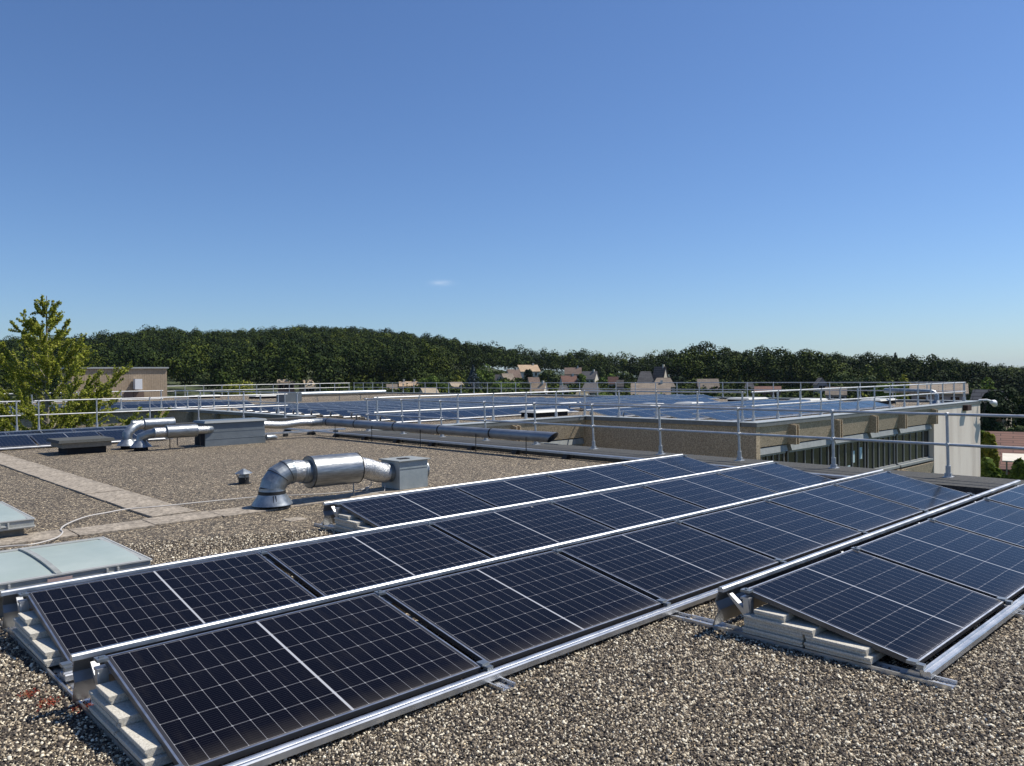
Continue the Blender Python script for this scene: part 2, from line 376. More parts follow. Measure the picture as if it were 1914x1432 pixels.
# ------------------------------------------------------------------ leaves (numpy quads)
def leaf_object(name, P, Nn, S, mat, parent=None, tint=None, seed=0, asp=.8):
    g = np.random.default_rng(seed); n = len(P)
    Nn = Nn/np.maximum(np.linalg.norm(Nn, axis=1, keepdims=True), 1e-6)
    a = g.normal(size=(n, 3)); t = np.cross(Nn, a); t /= np.linalg.norm(t, axis=1, keepdims=True); b = np.cross(Nn, t)
    S = np.asarray(S).reshape(-1, 1)*np.ones((n, 1)); t *= S*.5; b *= S*.5*asp
    k = S*.18*g.normal(size=(n, 1))
    co = np.stack([P-t-b*.6, P+t*.3-b+Nn*k, P+t+b*.5, P-t*.4+b-Nn*k], 1).reshape(-1, 3).astype(np.float32)
    me = bpy.data.meshes.new(name); me.vertices.add(4*n); me.vertices.foreach_set('co', co.ravel())
    me.loops.add(4*n); me.loops.foreach_set('vertex_index', np.arange(4*n, dtype=np.int32))
    me.polygons.add(n); me.polygons.foreach_set('loop_start', np.arange(0, 4*n, 4, dtype=np.int32)); me.polygons.foreach_set('loop_total', np.full(n, 4, dtype=np.int32))
    if tint is not None:
        at = me.attributes.new('tint', 'FLOAT', 'POINT'); at.data.foreach_set('value', np.repeat(tint.astype(np.float32), 4))
    me.update(calc_edges=True); me.materials.append(mat); return put(name, me, parent)
def crowns(cent, rad, hgt, nl, per, seed, lob=.45, jt=.24):
    """leaf positions for many crowns: each crown is nl lobes, each lobe 'per' leaves on its outside"""
    g = np.random.default_rng(seed); n = len(cent)
    d = g.normal(size=(n, nl, 3)); d /= np.linalg.norm(d, axis=2, keepdims=True); d[:, :, 2] = np.where(d[:, :, 2] < -.2, d[:, :, 2]*.8, d[:, :, 2]*1.05)
    sc_ = np.stack([rad, rad, hgt*.5], 1)[:, None, :]
    L = cent[:, None, :]+d*sc_*g.uniform(.45, .72, size=(n, nl, 1)); lr = sc_*g.uniform(lob*.75, lob*1.2, size=(n, nl, 1))
    e = g.normal(size=(n, nl, per, 3)); e /= np.linalg.norm(e, axis=3, keepdims=True); e[..., 2] = np.where(e[..., 2] < -.35, -e[..., 2], e[..., 2])
    P = L[:, :, None, :]+e*lr[:, :, None, :]*g.uniform(.82, 1.08, size=(n, nl, per, 1))
    Nn = e+g.normal(size=e.shape)*jt
    return P.reshape(-1, 3), Nn.reshape(-1, 3)

# the wood on the hill
g = np.random.default_rng(3)
cs = []
for step, r0, r1 in ((6.6, 0, 0),):
    r_ = 228.
    while r_ < 660:
        n_ = int(r_*math.radians(86)/9.4)
        for k in range(n_):
            a_ = 2+(k+g.uniform(-.45, .45))/n_*86; e_, rd_ = ridge(a_); rr_ = r_+g.uniform(-3, 3)
            # the edge of the wood recedes behind the village
            lim = np.interp(a_, [0, 20, 30, 36, 41, 44, 51, 54.5, 57, 64, 70, 73, 78, 90], [236, 232, 232, 262, 340, 380, 362, 335, 258, 258, 272, 300, 310, 300])
            if rr_ > rd_+14 or rr_ < lim+12*math.sin(a_*3.1): continue
            cs.append((rr_*math.sin(math.radians(a_)), rr_*math.cos(math.radians(a_)), rr_-lim))
        r_ += 8.6
cs = np.array(cs); n = len(cs)
hh = g.uniform(9, 15.5, n)+(g.uniform(size=n) > .95)*2.0; ra = g.uniform(3.9, 7.2, n)
azn = np.degrees(np.arctan2(cs[:, 0], cs[:, 1])); rn = np.hypot(cs[:, 0], cs[:, 1]); gz_ = ground_z(cs[:, 0], cs[:, 1])
cap_ = HS_+rn*ridge(azn)[0]/500-gz_+g.uniform(-1.6, .5, n)+(g.uniform(size=n) > .97)*1.6
hh = np.minimum(hh, np.maximum(cap_, 3.5)); ra = np.minimum(ra, hh*.62)
cen = np.stack([cs[:, 0], cs[:, 1], ground_z(cs[:, 0], cs[:, 1])+hh*.55], 1)
P, Nn = crowns(cen, ra, hh*.95, 8, 84, 5, .5, .15)
tint = np.repeat(np.clip(g.normal(.42, .27, n)+.12*np.sin(cs[:, 0]*.035)+.12*np.cos(cs[:, 1]*.05), 0, 1), 8*84)
S = g.uniform(.4, .85, len(P))
tag(leaf_object('forest', P, Nn, S, M['far_leaf'], None, tint, 11), kind='stuff')
print('forest trees', n, 'leaves', len(P))

q = g.uniform(size=(7000, 2)); a_ = np.radians(30+47*q[:, 0]); r_ = 95+260*q[:, 1]**.8
keep = (r_ > np.interp(np.degrees(a_), [30, 50, 68, 72, 78], [110, 95, 110, 70, 60]))
a_, r_ = a_[keep], r_[keep]; n2 = len(a_); xs_, ys_ = r_*np.sin(a_), r_*np.cos(a_)
h2 = g.uniform(2.2, 4.6, n2); cen = np.stack([xs_, ys_, ground_z(xs_, ys_)+h2*.45], 1)
P, Nn = crowns(cen, g.uniform(1.6, 3.6, n2), h2, 5, 14, 9, .5)
tint = np.repeat(np.clip(g.normal(.62, .22, n2), 0, 1), 5*14)
tag(leaf_object('shrubbery', P, Nn, g.uniform(.45, .95, len(P)), M['far_leaf'], None, tint, 12), kind='stuff')

# ------------------------------------------------------------------ single trees
def px(x, y, D):      # a point at horizontal distance D, seen where the survey photo had it
    a_, b_ = (x-957)/1462.85, (716-y)/1462.85
    d = cx*a_+cy*b_+Fw; h_ = math.hypot(d.x, d.y); return Vector((d.x/h_*D, d.y/h_*D, HS_+d.z/h_*D))
def tree(name, label, x, ytop, wpx, D, mat, shape='round', n=9, per=110, zb=None, group=None, size=None, cat='tree'):
    top = px(x, ytop, D); rad = wpx/1462.85*D; base = zb if zb is not None else float(ground_z(top.x, top.y)); H = top.z-base
    t = thing(name, label, cat, group, (top.x, top.y, base))
    g = np.random.default_rng(int(x*7+ytop))
    sz = size or max(.28, D/1462*3.4)
    if shape == 'round':
        P, Nn = crowns(np.array([[0, 0, H*.6]]), np.array([rad]), np.array([H*.8]), n, per, int(x), .48)
    elif shape in ('cone', 'column'):
        k = n*per; q = g.uniform(0, 1, k)**.7; an = g.uniform(0, 2*np.pi, k)
        prof = (q*1.0 if shape == 'cone' else np.minimum(1, .35+q*1.6)*np.where(q > .9, .75, 1))
        rr_ = rad*prof*g.uniform(.72, 1.08, k)*(1+.18*np.sin(an*5+q*31))
        z_ = H*(1-.93*q)
        P = np.stack([rr_*np.cos(an), rr_*np.sin(an), z_-rr_*.15], 1); Nn = np.stack([np.cos(an), np.sin(an), np.full(k, .45)], 1)+g.normal(size=(k, 3))*.4
    P[:, 2] = np.clip(P[:, 2], .25, None)
    leaf_object('crown', P, Nn, g.uniform(.7, 1.35, len(P))*sz, mat, t, seed=int(x))
    b = MB(); b.tube([(0, 0, -.2), (0, 0, H*.35), (rad*.04, 0, H*.62)], [max(.12, rad*.07), rad*.05+.03, .05], 8)
    for k in range(4):
        an = k*1.7+x; b.tube([(0, 0, H*.3), (rad*.45*math.cos(an), rad*.45*math.sin(an), H*.6)], [rad*.03+.03, .03], 6)
    b.build('trunk', M['bark'], t, True)
    return t
TR = [
 ('round_tree', 'broad dark olive tree standing alone before the foot of the wooded hill', 618, 686, 33, 250, 'dull_leaf', 'round', None),
 ('round_tree', 'bright green rounded tree between the orange roof and the small gabled house', 800, 697, 22, 232, 'green_leaf', 'round', None),
 ('round_tree', 'low green tree trailing off right of the bright rounded tree', 828, 708, 14, 232, 'green_leaf', 'round', None),
 ('spruce', 'blue grey spruce with a pointed top among the gardens', 884, 682, 25, 236, 'blue_leaf', 'cone', None),
 ('round_tree', 'tall pale green tree just behind the blue grey spruce', 905, 682, 21, 252, 'green_leaf', 'round', None),
 ('palm_like_tree', 'small yellowish tree left of the blue grey spruce', 853, 702, 8, 262, 'yellow_leaf', 'round', None),
 ('garden_shrub', 'yellow green shrubs below the stepped beige houses', 928, 712, 19, 240, 'green_leaf', 'round', None),
 ('garden_shrub', 'green hedge mass under the brown stepped roofs', 955, 709, 24, 245, 'green_leaf', 'round', None),
 ('garden_shrub', 'darker shrubs behind the guardrail right of the spruce', 935, 724, 30, 200, 'dull_leaf', 'round', None),
 ('garden_shrub', 'shrubs beneath the orange roof behind the guardrail', 985, 727, 30, 200, 'dull_leaf', 'round', None),
 ('round_tree', 'dark tree in front of the big orange roofed house', 988, 688, 9, 300, 'dark_leaf', 'round', None),
 ('round_tree', 'leafy mid green tree between the orange house and the dark roofs', 1024, 692, 22, 300, 'dull_leaf', 'round', None),
 ('round_tree', 'small bright tree between the red brown roof and the dark roofed house', 1087, 702, 10, 280, 'green_leaf', 'round', None),
 ('round_tree', 'grey green round tree right of the cream gable', 1124, 686, 9, 315, 'dull_leaf', 'round', None),
 ('round_tree', 'green tree right of the grey green round tree', 1135, 697, 18, 300, 'green_leaf', 'round', None),
 ('round_tree', 'dark green trees left of the grey hipped roof', 1165, 694, 22, 310, 'dull_leaf', 'round', None),
 ('garden_shrub', 'hedge in front of the grey hipped roof by the guardrail', 1130, 733, 24, 190, 'green_leaf', 'round', None),
 ('round_tree', 'large dark tree right of the broad pinkish roof', 1275, 703, 24, 275, 'dark_leaf', 'round', None),
 ('round_tree', 'dense tree crown rising behind the brown tall roof', 1262, 676, 20, 315, 'far_leaf', 'round', None),
 ('round_tree', 'rounded olive tree right of the mauve roof', 1352, 704, 16, 250, 'dull_leaf', 'round', None),
 ('spruce', 'slim grey green conifer right of the mauve roof', 1383, 702, 11, 250, 'dull_leaf', 'cone', None),
 ('garden_shrub', 'dull green hedge behind the far guardrail in the middle', 1380, 727, 48, 180, 'dull_leaf', 'round', None),
 ('spruce', 'dark tall conifer standing before the right wood', 1478, 683, 20, 262, 'dark_leaf', 'cone', None),
 ('round_tree', 'olive tree behind the far guardrail right of the dark conifer', 1575, 704, 30, 230, 'dull_leaf', 'round', None),
 ('round_tree', 'second olive tree nearer the yellow green tree', 1628, 700, 24, 235, 'dull_leaf', 'round', None),
 ('round_tree', 'bright yellow green tree behind the right end of the guardrail', 1684, 705, 16, 150, 'yellow_leaf', 'round', None),
 ('garden_shrub', 'green garden shrubs under the yellow green tree', 1655, 722, 34, 120, 'green_leaf', 'round', None),
 ('poplar', 'narrow dark poplar standing up in the right wood', 1674, 660, 5, 350, 'dark_leaf', 'column', None),
 ('poplar', 'pointed distant conifer on the far right skyline', 1843, 678, 5, 420, 'dark_leaf', 'cone', None),
 ('poplar', 'wider distant conifer left of the pointed one on the skyline', 1833, 680, 5, 420, 'dark_leaf', 'cone', None),
 ('round_tree', 'mid green garden tree right of the white concrete wall top', 1846, 717, 18, 160, 'green_leaf', 'round', None),
 ('round_tree', 'green garden trees behind the guardrail corner', 1800, 700, 30, 200, 'dull_leaf', 'round', None),
 ('round_tree', 'rounded dark green bush beside the gabled roof on the right', 1860, 742, 24, 92, 'dark_leaf', 'round', None),
 ('round_tree', 'tall very dark tree at the right edge of the view', 1915, 706, 45, 105, 'dark_leaf', 'round', None),
 ('garden_shrub', 'bright shrubs close to the white concrete wall above the red roof', 1842, 790, 15, 62, 'green_leaf', 'round', None),
 ('garden_shrub', 'hanging bright foliage in front of the red roof edge', 1846, 812, 13, 60, 'yellow_leaf', 'round', None),
 ('garden_shrub', 'sunlit shrub under the red tiled roof by the white wall', 1852, 856, 22, 52, 'green_leaf', 'round', None),
 ('garden_shrub', 'sunlit shrub under the awning at the right edge', 1912, 866, 18, 52, 'green_leaf', 'round', None),
 ('round_tree', 'clipped hedge behind the red tiled roof', 1905, 797, 30, 84, 'dull_leaf', 'round', None),
 ('garden_shrub', 'yellowish shrubs behind the left guardrail before the wood', 455, 701, 36, 210, 'yellow_leaf', 'round', None),
 ('garden_shrub', 'olive shrubs left of the yellowish shrubs before the wood', 395, 692, 26, 240, 'dull_leaf', 'round', None),
]
for i, (nm, lb, x, y, wp, D, mt, sh, gr) in enumerate(TR):
    near = D < 130
    tree(nm, lb, x, y, wp, D, M[mt], sh, 12 if near else 8, 330 if near else 100, cat='shrub' if nm == 'garden_shrub' else 'tree', size=.30 if near else None, zb=-8.6 if near else None)

# the fan-leaved tree standing in the courtyard
def ginkgo():
    D = 39.; base = px(90, 800, D); base.z = -8.8; topz = px(88, 553, D).z; H = topz-base.z
    t = thing('courtyard_tree', 'tall yellow green tree with upswept branches rising from the courtyard behind the left guardrail', 'tree', None, base)
    g = np.random.default_rng(21); b = MB(); LP = []; LN = []
    b.tube([(0, 0, 0), (.05, 0, H*.3), (-.03, .05, H*.6), (0, 0, H*.85), (.03, 0, H)], [.24, .17, .11, .05, .015], 8)
    def twig(p, q, r, n, sp):
        b.tube([p, (p+q)/2+Vector((0, 0, -.06*(q-p).length)), q], [r, r*.7, r*.25], 5, cap=False)
        k = g.uniform(.12, 1.03, n); P_ = np.outer(1-k, p)+np.outer(k, q); P_[:, 2] -= .24*(q-p).length*k*(1-k)
        P_ += g.normal(size=(n, 3))*sp*(1.1-.6*k)[:, None]; LP.append(P_); LN.append(g.normal(size=(n, 3))+np.array([.3, -.2, .7]))
    nb = 84
    for i in range(nb):
        f = (i+.5)/nb; ht = .36+.63*f**.9; an = i*2.399+g.uniform(-.35, .35); el = R(g.uniform(24, 38))+R(18)*f
        rad_ = min(5.3, 10.2*(1-ht)**.8+.12)*g.uniform(.5, 1.12)*(1.25 if i in (31, 36, 43) else 1); L = rad_/math.cos(el); h = max(H*.2, H*ht-rad_*math.tan(el))
        d = Vector((math.cos(an)*math.cos(el), math.sin(an)*math.cos(el), math.sin(el)))
        p = Vector((0, 0, h)); q = p+d*L
        twig(p, q, .02+.04*(1-f), int(60+90*L), .035+.055*(1-f))
        for k in range(int(3+2.8*L)):
            s_ = g.uniform(.3, .95); pp = p.lerp(q, s_); pp.z -= .24*L*s_*(1-s_)
            dd = (d+Vector(g.normal(size=3))*.55+Vector((0, 0, .15))).normalized(); ll = L*(1.05-s_)*.45+.25
            twig(pp, pp+dd*ll, .012, int(28+80*ll), .045)
    b.build('trunk', M['bark'], t, True)
    P = np.concatenate(LP); Nn = np.concatenate(LN)
    leaf_object('crown', P, Nn, g.uniform(.05, .095, len(P)), M['ginkgo'], t, seed=5)
    print('ginkgo leaves', len(P))
ginkgo()

# ------------------------------------------------------------------ houses of the village
def house(label, xl, xr, yr, ye, D, roof, wall, gable=0, hip=False, chim=1, depth=None, zb=None, rot=0, name='house'):
    """xl..xr roof width in survey px, yr ridge, ye eave; gable: 0 ridge across the view, 1 gable end to the viewer"""
    c = px((xl+xr)/2, yr, D); W = (xr-xl)/1462.85*D; rise = (ye-yr)/1462.85*D; base = zb if zb is not None else float(ground_z(c.x, c.y))-.5
    az_ = math.atan2(c.x, c.y)
    dp = depth or (W*.8 if gable == 0 else W*1.3)
    t = thing(name, label, 'house', 'houses of the village below the wood' if D > 150 else None, (c.x, c.y, base), -az_+rot)
    top = c.z-base; ev = top-rise
    if gable: W, dp = dp, W
    hw, hd = W/2, dp/2
    Rz = Matrix.Rotation(math.pi/2 if gable else 0, 3, 'Z')
    def T(b):
        b.v = [tuple(Rz @ Vector(q)) for q in b.v]; return b
    inx = .92
    wb = MB().prism([(-hd*inx, 0), (hd*inx, 0), (hd*inx, ev), (0, top-.12 if not hip else ev), (-hd*inx, ev)], 'x', -hw*inx, hw*inx) if not hip else MB().box((-hw*inx, -hd*inx, 0), (hw*inx, hd*inx, ev))
    T(wb).build('wall', M[wall], t)
    th = .18
    k = hw*.45 if hip else 0
    rb = MB()
    for s_ in (-1, 1):
        ro = [(-hw, s_*hd*1.04, ev-.12), (hw, s_*hd*1.04, ev-.12), (hw-k, 0, top), (-hw+k, 0, top)]
        lo = [(x_, y_, z_-th) for x_, y_, z_ in ro]
        rb.add(ro+lo, [(0, 1, 2, 3), (7, 6, 5, 4), (0, 4, 5, 1), (1, 5, 6, 2), (3, 2, 6, 7), (0, 3, 7, 4)])
    if hip:
        for s_ in (-1, 1): rb.add([(s_*hw, -hd*1.04, ev-.12), (s_*hw, hd*1.04, ev-.12), (s_*(hw-k), 0, top), (s_*(hw-k), 0, top-th)], [(0, 1, 2), (0, 1, 3)])
    # tiles run with the slope: bake uv-less object coordinates by keeping the mesh in house axes
    ro_ = T(rb).build('roof', M[roof], t)
    for i in range(chim):
        cx_ = hw*(.55 if i == 0 else -.5)
        T(MB().box((cx_-.3, -.3, top-.8), (cx_+.3, .3, top+.7))).build('chimney', M['cream' if wall != 'brick' else 'brick'], ro_)
    nw = 3 if not gable else 2
    for i in range(nw):
        if not gable:
            x_ = (-.55+.55*i)*hw
            T(MB().box((x_-.5, -hd*inx-.05, ev-1.9), (x_+.5, -hd*inx+.05, ev-.6))).build('window', M['glass'], t)
        else:
            y_ = (-.35+.7*i)*hd
            T(MB().box((-hw*inx-.05, y_-.45, ev-1.6), (-hw*inx+.05, y_+.45, ev-.3))).build('window', M['glass'], t)
    return t
HS = [
 ('small house with sunlit sloping roof and grey gable left of the blue spruce', 838, 865, 714, 722, 255, 'roof_tan', 'beige', 0, 0, 0, .5),
 ('tan roofed house whose grey gable faces left below the bright round tree', 784, 818, 725, 737, 215, 'roof_tan', 'beige', 0, 0, 0, .5),
 ('long low house with orange roof and two chimneys', 746, 783, 713, 721, 245, 'roof_orange', 'cream', 0, 0, 2, 0),
 ('small pinkish roof left of the long orange roof', 722, 743, 718, 727, 240, 'roof_pink', 'pinkish', 0, 0, 0, 0),
 ('beige gable at the left end of the stepped houses', 920, 941, 700, 712, 300, 'roof_pink', 'beige', 1, 0, 0, .35),
 ('middle roof of the stepped houses', 936, 960, 698, 711, 306, 'roof_pink', 'beige', 0, 0, 0, .5),
 ('highest brown roof of the stepped houses with a chimney', 946, 972, 690, 706, 312, 'roof_brown', 'cream', 0, 0, 1, .5),
 ('large house with bright orange roof and cream walls highest in the village', 966, 1006, 682, 694, 325, 'roof_orange', 'cream', 0, 0, 1, .35),
 ('brown roofed house below the large orange roof', 986, 1008, 705, 716, 280, 'roof_brown', 'beige', 0, 0, 0, .3),
 ('orange roof catching the sun just above the guardrail', 993, 1022, 716, 730, 240, 'roof_orange', 'cream', 0, 0, 1, -.4),
 ('dark roofed long house with white chimney at its right end', 1055, 1087, 687, 699, 330, 'roof_brown', 'cream', 0, 0, 1, 0),
 ('dark slate house with tall cream gable to the right', 1087, 1117, 694, 708, 310, 'roof_grey', 'cream', 0, 0, 1, -.35),
 ('red brown roof with white dormer gables', 1047, 1078, 702, 716, 280, 'roof_red', 'cream', 0, 0, 1, .3),
 ('grey hipped roof left of the small white gable', 1084, 1124, 716, 733, 220, 'roof_grey', 'beige', 0, 1, 0, 0),
 ('small grey roof at the guardrail left of the yellow roof', 1042, 1064, 720, 730, 225, 'roof_grey', 'beige', 0, 1, 0, 0),
 ('bright yellow tiled roof low behind the solar panels', 1077, 1100, 730, 741, 170, 'roof_yellow', 'cream', 0, 0, 0, -.5),
 ('narrow reddish roof with a white gable in the trees', 1136, 1156, 704, 717, 285, 'roof_red', 'cream', 0, 0, 0, 0),
 ('narrow mauve wall beside the dark trees', 1152, 1166, 710, 722, 255, 'roof_pink', 'pinkish', 0, 0, 0, 0),
 ('grey brown hipped roof on the rise left of the tall brown roof', 1190, 1223, 694, 715, 300, 'roof_grey', 'beige', 0, 1, 0, 0),
 ('tall brown roof with cream chimney against the dark wood', 1222, 1246, 685, 708, 300, 'roof_brown', 'cream', 0, 0, 1, -.5),
 ('broad pinkish roofed house with white dormer, nearest in the village', 1180, 1252, 716, 737, 215, 'roof_pink', 'cream', 0, 0, 1, 0),
 ('pinkish upper roof joined behind the broad pinkish roof', 1218, 1262, 706, 722, 235, 'roof_pink', 'beige', 0, 1, 0, 0),
 ('mauve brown roof among dark trees right of the pinkish roofs', 1303, 1342, 708, 728, 240, 'roof_pink', 'pinkish', 0, 0, 0, .2),
 ('low wide brick house with reddish roof behind the guardrail', 1412, 1458, 722, 730, 215, 'roof_red', 'brick', 0, 0, 0, 0),
 ('grey roof half hidden left of the low brick house', 1390, 1412, 716, 728, 235, 'roof_grey', 'pinkish', 0, 1, 0, 0),
 ('flat topped orange brown house at the foot of the wood on the left', 519, 550, 709, 714, 235, 'roof_tan', 'brick', 0, 0, 0, 0),
 ('small tan roof right of the flat topped orange brown house', 562, 586, 710, 722, 240, 'roof_tan', 'beige', 0, 0, 0, .6),
 ('pale pink gable peeking out of the trees right of the brick house', 1524, 1543, 706, 718, 240, 'roof_pink', 'pinkish', 1, 0, 0, .3),
 ('pinkish roof behind the dark skylight near the far guardrail', 1545, 1580, 723, 736, 190, 'roof_pink', 'pinkish', 0, 0, 0, 0),
 ('mauve roofed bungalow behind the right end of the guardrail', 1712, 1796, 717, 731, 120, 'roof_pink', 'pinkish', 0, 0, 0, 0),
 ('grey brown gabled house between the bushes right of the white wall', 1826, 1878, 728, 752, 108, 'roof_grey', 'beige', 0, 0, 0, -.3),
 ('low house seen over the guardrail beside the dark spruce base', 825, 905, 735, 745, 190, 'roof_brown', 'brick', 0, 0, 0, 0),
]
for (lb, xl, xr, yr, ye, D, rf, wl, gb, hp, ch, rt) in HS: house(lb, xl, xr, yr, ye, D, rf, wl, gb, bool(hp), ch, rot=rt)
# nearest house, red tiled
rh = house('large house with red brown tiled roof below the white concrete wall', 1812, 1975, 807, 853, 74, 'roof_red', 'brick', 0, False, 0, depth=10.5, zb=-9, name='tiled_house')
aw = thing('awning', 'long cream awning over the terrace of the red tiled house', 'awning', None, px(1880, 851, 64))
aw.rotation_euler = (0, 0, -math.atan2(aw.location.x, aw.location.y))
MB().prism([(-.9, -.35), (.9, 0), (.9, .06), (-.9, -.29)], 'x', -.2, 4.2).build('canopy', M['cream'], aw)
for s_ in (0, 3.9): MB().box((s_, .6, -3.3), (s_+.1, .7, -.07)).build('post', M['mullion'], aw)

exec_part2 = True
# ================================================================== BUILDINGS
def sheet(name, polys, z, mat, kind=None, parent=None):
    b = MB()
    for (x0, y0, x1, y1) in polys: b.add([(x0, y0, z), (x1, y0, z), (x1, y1, z), (x0, y1, z)], [(0, 1, 2, 3)])
    o = b.build(name, mat, parent)
    if kind: o['kind'] = kind
    return o
UE = 14.35      # outer edge of the near roof
sheet('gravel', [(-9, -5, 12.97, 31.0), (12.97, 21.9, 17.9, 31.0), (17.9, 22.1, 24.7, 78.6), (25.2, 14.3, 49.0, 78.6), (24.7, 22.1, 25.2, 78.6), (-8, 49.4, 17.9, 78.6)], 0, M['gravel'], 'structure')

nb = thing('near_building', 'flat gravel roofed building the solar rows stand on, with dark felt parapet', 'building')
MB().box((-9.6, -5.6, -9), (UE-.1, 31.6, -.02)).build('wall', M['dash'], nb)
def strip(b, x0, y0, x1, y1, z=.12): b.box((x0, y0, -.25), (x1, y1, z), top=.02)
b = MB(); strip(b, 12.95, -5.6, UE, 21.78); b.build('parapet', M['bitumen'], nb)
b = MB(); strip(b, -9.6, 31.0, 17.5, 31.75, .12); b.build('parapet', M['bitumen'], nb)

fb = thing('far_building', 'long flat roofed wing with brown pebbledash panels and ribbon windows beyond the gap', 'building')
w_ = MB(); w_.box((25.0, 14.5, -9), (49.3, 78.9, -.02)); w_.box((17.5, 21.95, -9), (25.0, 78.9, -.02)); w_.box((14.3, 21.95, -9), (17.5, 31.6, -.02))
w_.build('wall', M['dash'], fb)
MB().box((24.72, 13.82, -9), (25.0, 21.9, -.01)).build('wall', M['dash'], fb)
# coping: pale zinc slab with darker drip edge
def coping(x0, y0, x1, y1, par):
    MB().box((x0, y0, -.035), (x1, y1, .105)).build('coping', M['zinc_dark'], par)
    MB().box((x0-.012, y0-.012, .105), (x1+.012, y1+.012, .125)).build('cap', M['zinc'], par)
coping(24.66, 13.76, 49.42, 14.36, fb); coping(24.66, 14.39, 25.2, 21.55, fb); coping(14.37, 21.58, 25.2, 22.2, fb)
coping(17.34, 31.8, 17.94, 48.85, fb); coping(48.9, 14.4, 49.42, 79, fb); coping(-8, 78.5, 48.86, 79, fb)
FINS = [27.7, 31.35, 35.0, 38.4]
def fin_mb(xs, v0, depth, z0, z1):
    b = MB()
    for x in xs:
        for o_ in (-.13, .07):
            b.prism([(v0, z0-.06), (v0, z1), (v0+depth, z1), (v0+depth, z0)], 'x', x+o_, x+o_+.06)
    return b
def facade(v0, us, uend, par, ustart, paper=False):
    """pebbledash band, lintel, windows, sill; repeated one storey lower"""
    for s in (0, -2.65):
        z = s
        vv = [ustart]+us+[uend]
        for i in range(len(vv)-1):
            a, c = vv[i]+(.13 if i else 0), vv[i+1]-(.13 if i < len(vv)-2 else 0)
            MB().prism([(v0, z-.04), (v0+.11, z-.77), (v0+.38, z-.77), (v0+.38, z-.04)], 'x', a, c).build('panel', M['dash'], par)
            MB().prism([(v0+.13, z-.81), (v0+.06, z-1.03), (v0+.36, z-1.03), (v0+.36, z-.81)], 'x', a+.02, c-.02).build('lintel', M['lintel'], par)
            fr = MB(); nm = 6; W = (c-a)
            for k in range(nm):
                x = a+W*k/(nm-1) if k else a
                x = min(x, c-.05); fr.box((x, v0+.215, z-2.44), (x+.035, v0+.26, z-1.03))
            fr.box((a, v0+.17, z-2.50), (c, v0+.26, z-2.44)); fr.box((a+.05, v0+.175, z-1.12), (c, v0+.25, z-1.03))
            f = fr.build('window', M['mullion'], par)
            MB().box((a, v0+.262, z-2.44), (c, v0+.28, z-1.03)).build('pane', M['glass'], f)
            if paper and s == 0 and i in (1, 2):
                for (x, z0, z1, wd) in ((30.9, -2.2, -1.75, .26), (33.0, -2.0, -1.5, .3), (33.75, -1.9, -1.4, .3), (31.6, -2.3, -2.1, .3), (32.6, -2.3, -2.08, .25)):
                    if a < x < c-.3: MB().box((x, v0+.255, z0), (x+wd, v0+.259, z1)).build('paper', M['paper'], f)
            MB().box((a-.05, v0+.02, z-2.60), (c+.05, v0+.36, z-2.50)).build('sill', M['lintel'], par)
        for x in us: fin_mb([x], v0-.24, .40, z-.02, z-.79).build('fin', M['dash'], par)
MB().box((25.0, 14.16, -9), (42.0, 14.5, -.02)).build('wall', M['dash'], fb)
FINS = [27.24, 30.91, 34.45, 37.72]
facade(13.8, FINS, 42.0, fb, 25.0, True)
MB().box((42.0, 13.8, -9), (49.35, 14.5, -.03)).build('concrete_wall', M['conc'], fb)
fin_mb([41.75], 13.56, .4, -.02, -.79).build('fin', M['dash'], fb)
facade(21.6, [16.7, 20.6], 24.7, fb, 14.5)
# coping strip lines of the rear
b = MB()
for y in (37.8, 41.4, 45.0): b.box((17.2, y-.12, -.8), (17.5, y-.05, -.04)); b.box((17.2, y+.05, -.8), (17.5, y+.12, -.04))
b.build('fin', M['dash'], fb)
sb = MB().box((46.35, 13.55, -.32), (47.0, 13.8, -.02)).build('junction_box', N('rusty_box', .8, 0, (.05, .02, .015)).m, fb)

bb = thing('rear_building', 'low flat roofed rear wing behind the courtyard tree with brown wall', 'building')
MB().box((-8, 49.1, -9), (17.45, 78.9, -.02)).build('wall', M['dash'], bb)
MB().box((-8.05, 48.9, -.05), (17.3, 49.45, .13)).build('coping', M['zinc'], bb)

hut = thing('roof_hut', 'brown ribbed plant room on the rear roof with grey roof edge', 'plant room', None, (19, 75.3, 0))
b = MB()
for k in range(40): b.box((k*.2, .045, 0), (k*.2+.185, .07, 2.85))
b.box((0, .06, 0), (8.0, 3.6, 2.85)); b.build('wall', M['hut'], hut)
MB().box((-.15, -.12, 2.85), (8.12, 3.75, 2.98)).build('roof', M['zinc'], hut)
MB().box((4.2, -.03, 0.02), (5.9, -.005, .75)).build('shadow_patch', M['roof_brown'], hut)  # thin brown sheet, colours in the shadow area below the cabinet
MB().box((4.98, -.55, .95), (5.6, -.02, 1.9)).build('cabinet', M['white'], hut)

# security lamp hanging over the wall corner
fl = thing('floodlight', 'white floodlight bracket with cables at the top corner of the pale concrete wall', 'lamp', None, (49.2, 13.7, .05))
b = MB(); b.tube([(-.1, .1, .1), (.1, -.25, .12), (.6, -.4, .02)], .06, 8)
b.tube([(.35, -.4, .0), (.75, -.42, -.05), (.95, -.42, -.18)], [.10, .17, .13], 12); b.build('lamp_head', M['white'], fl, True)
b = MB()
for x, dz in ((-.35, -1.0), (-.1, -1.3), (.02, -1.1)): b.tube([(x+.15, -.1, .12), (x+.05, -.25, -.05), (x, -.02, dz)], .018, 6)
b.build('cable', M['black'], fl)

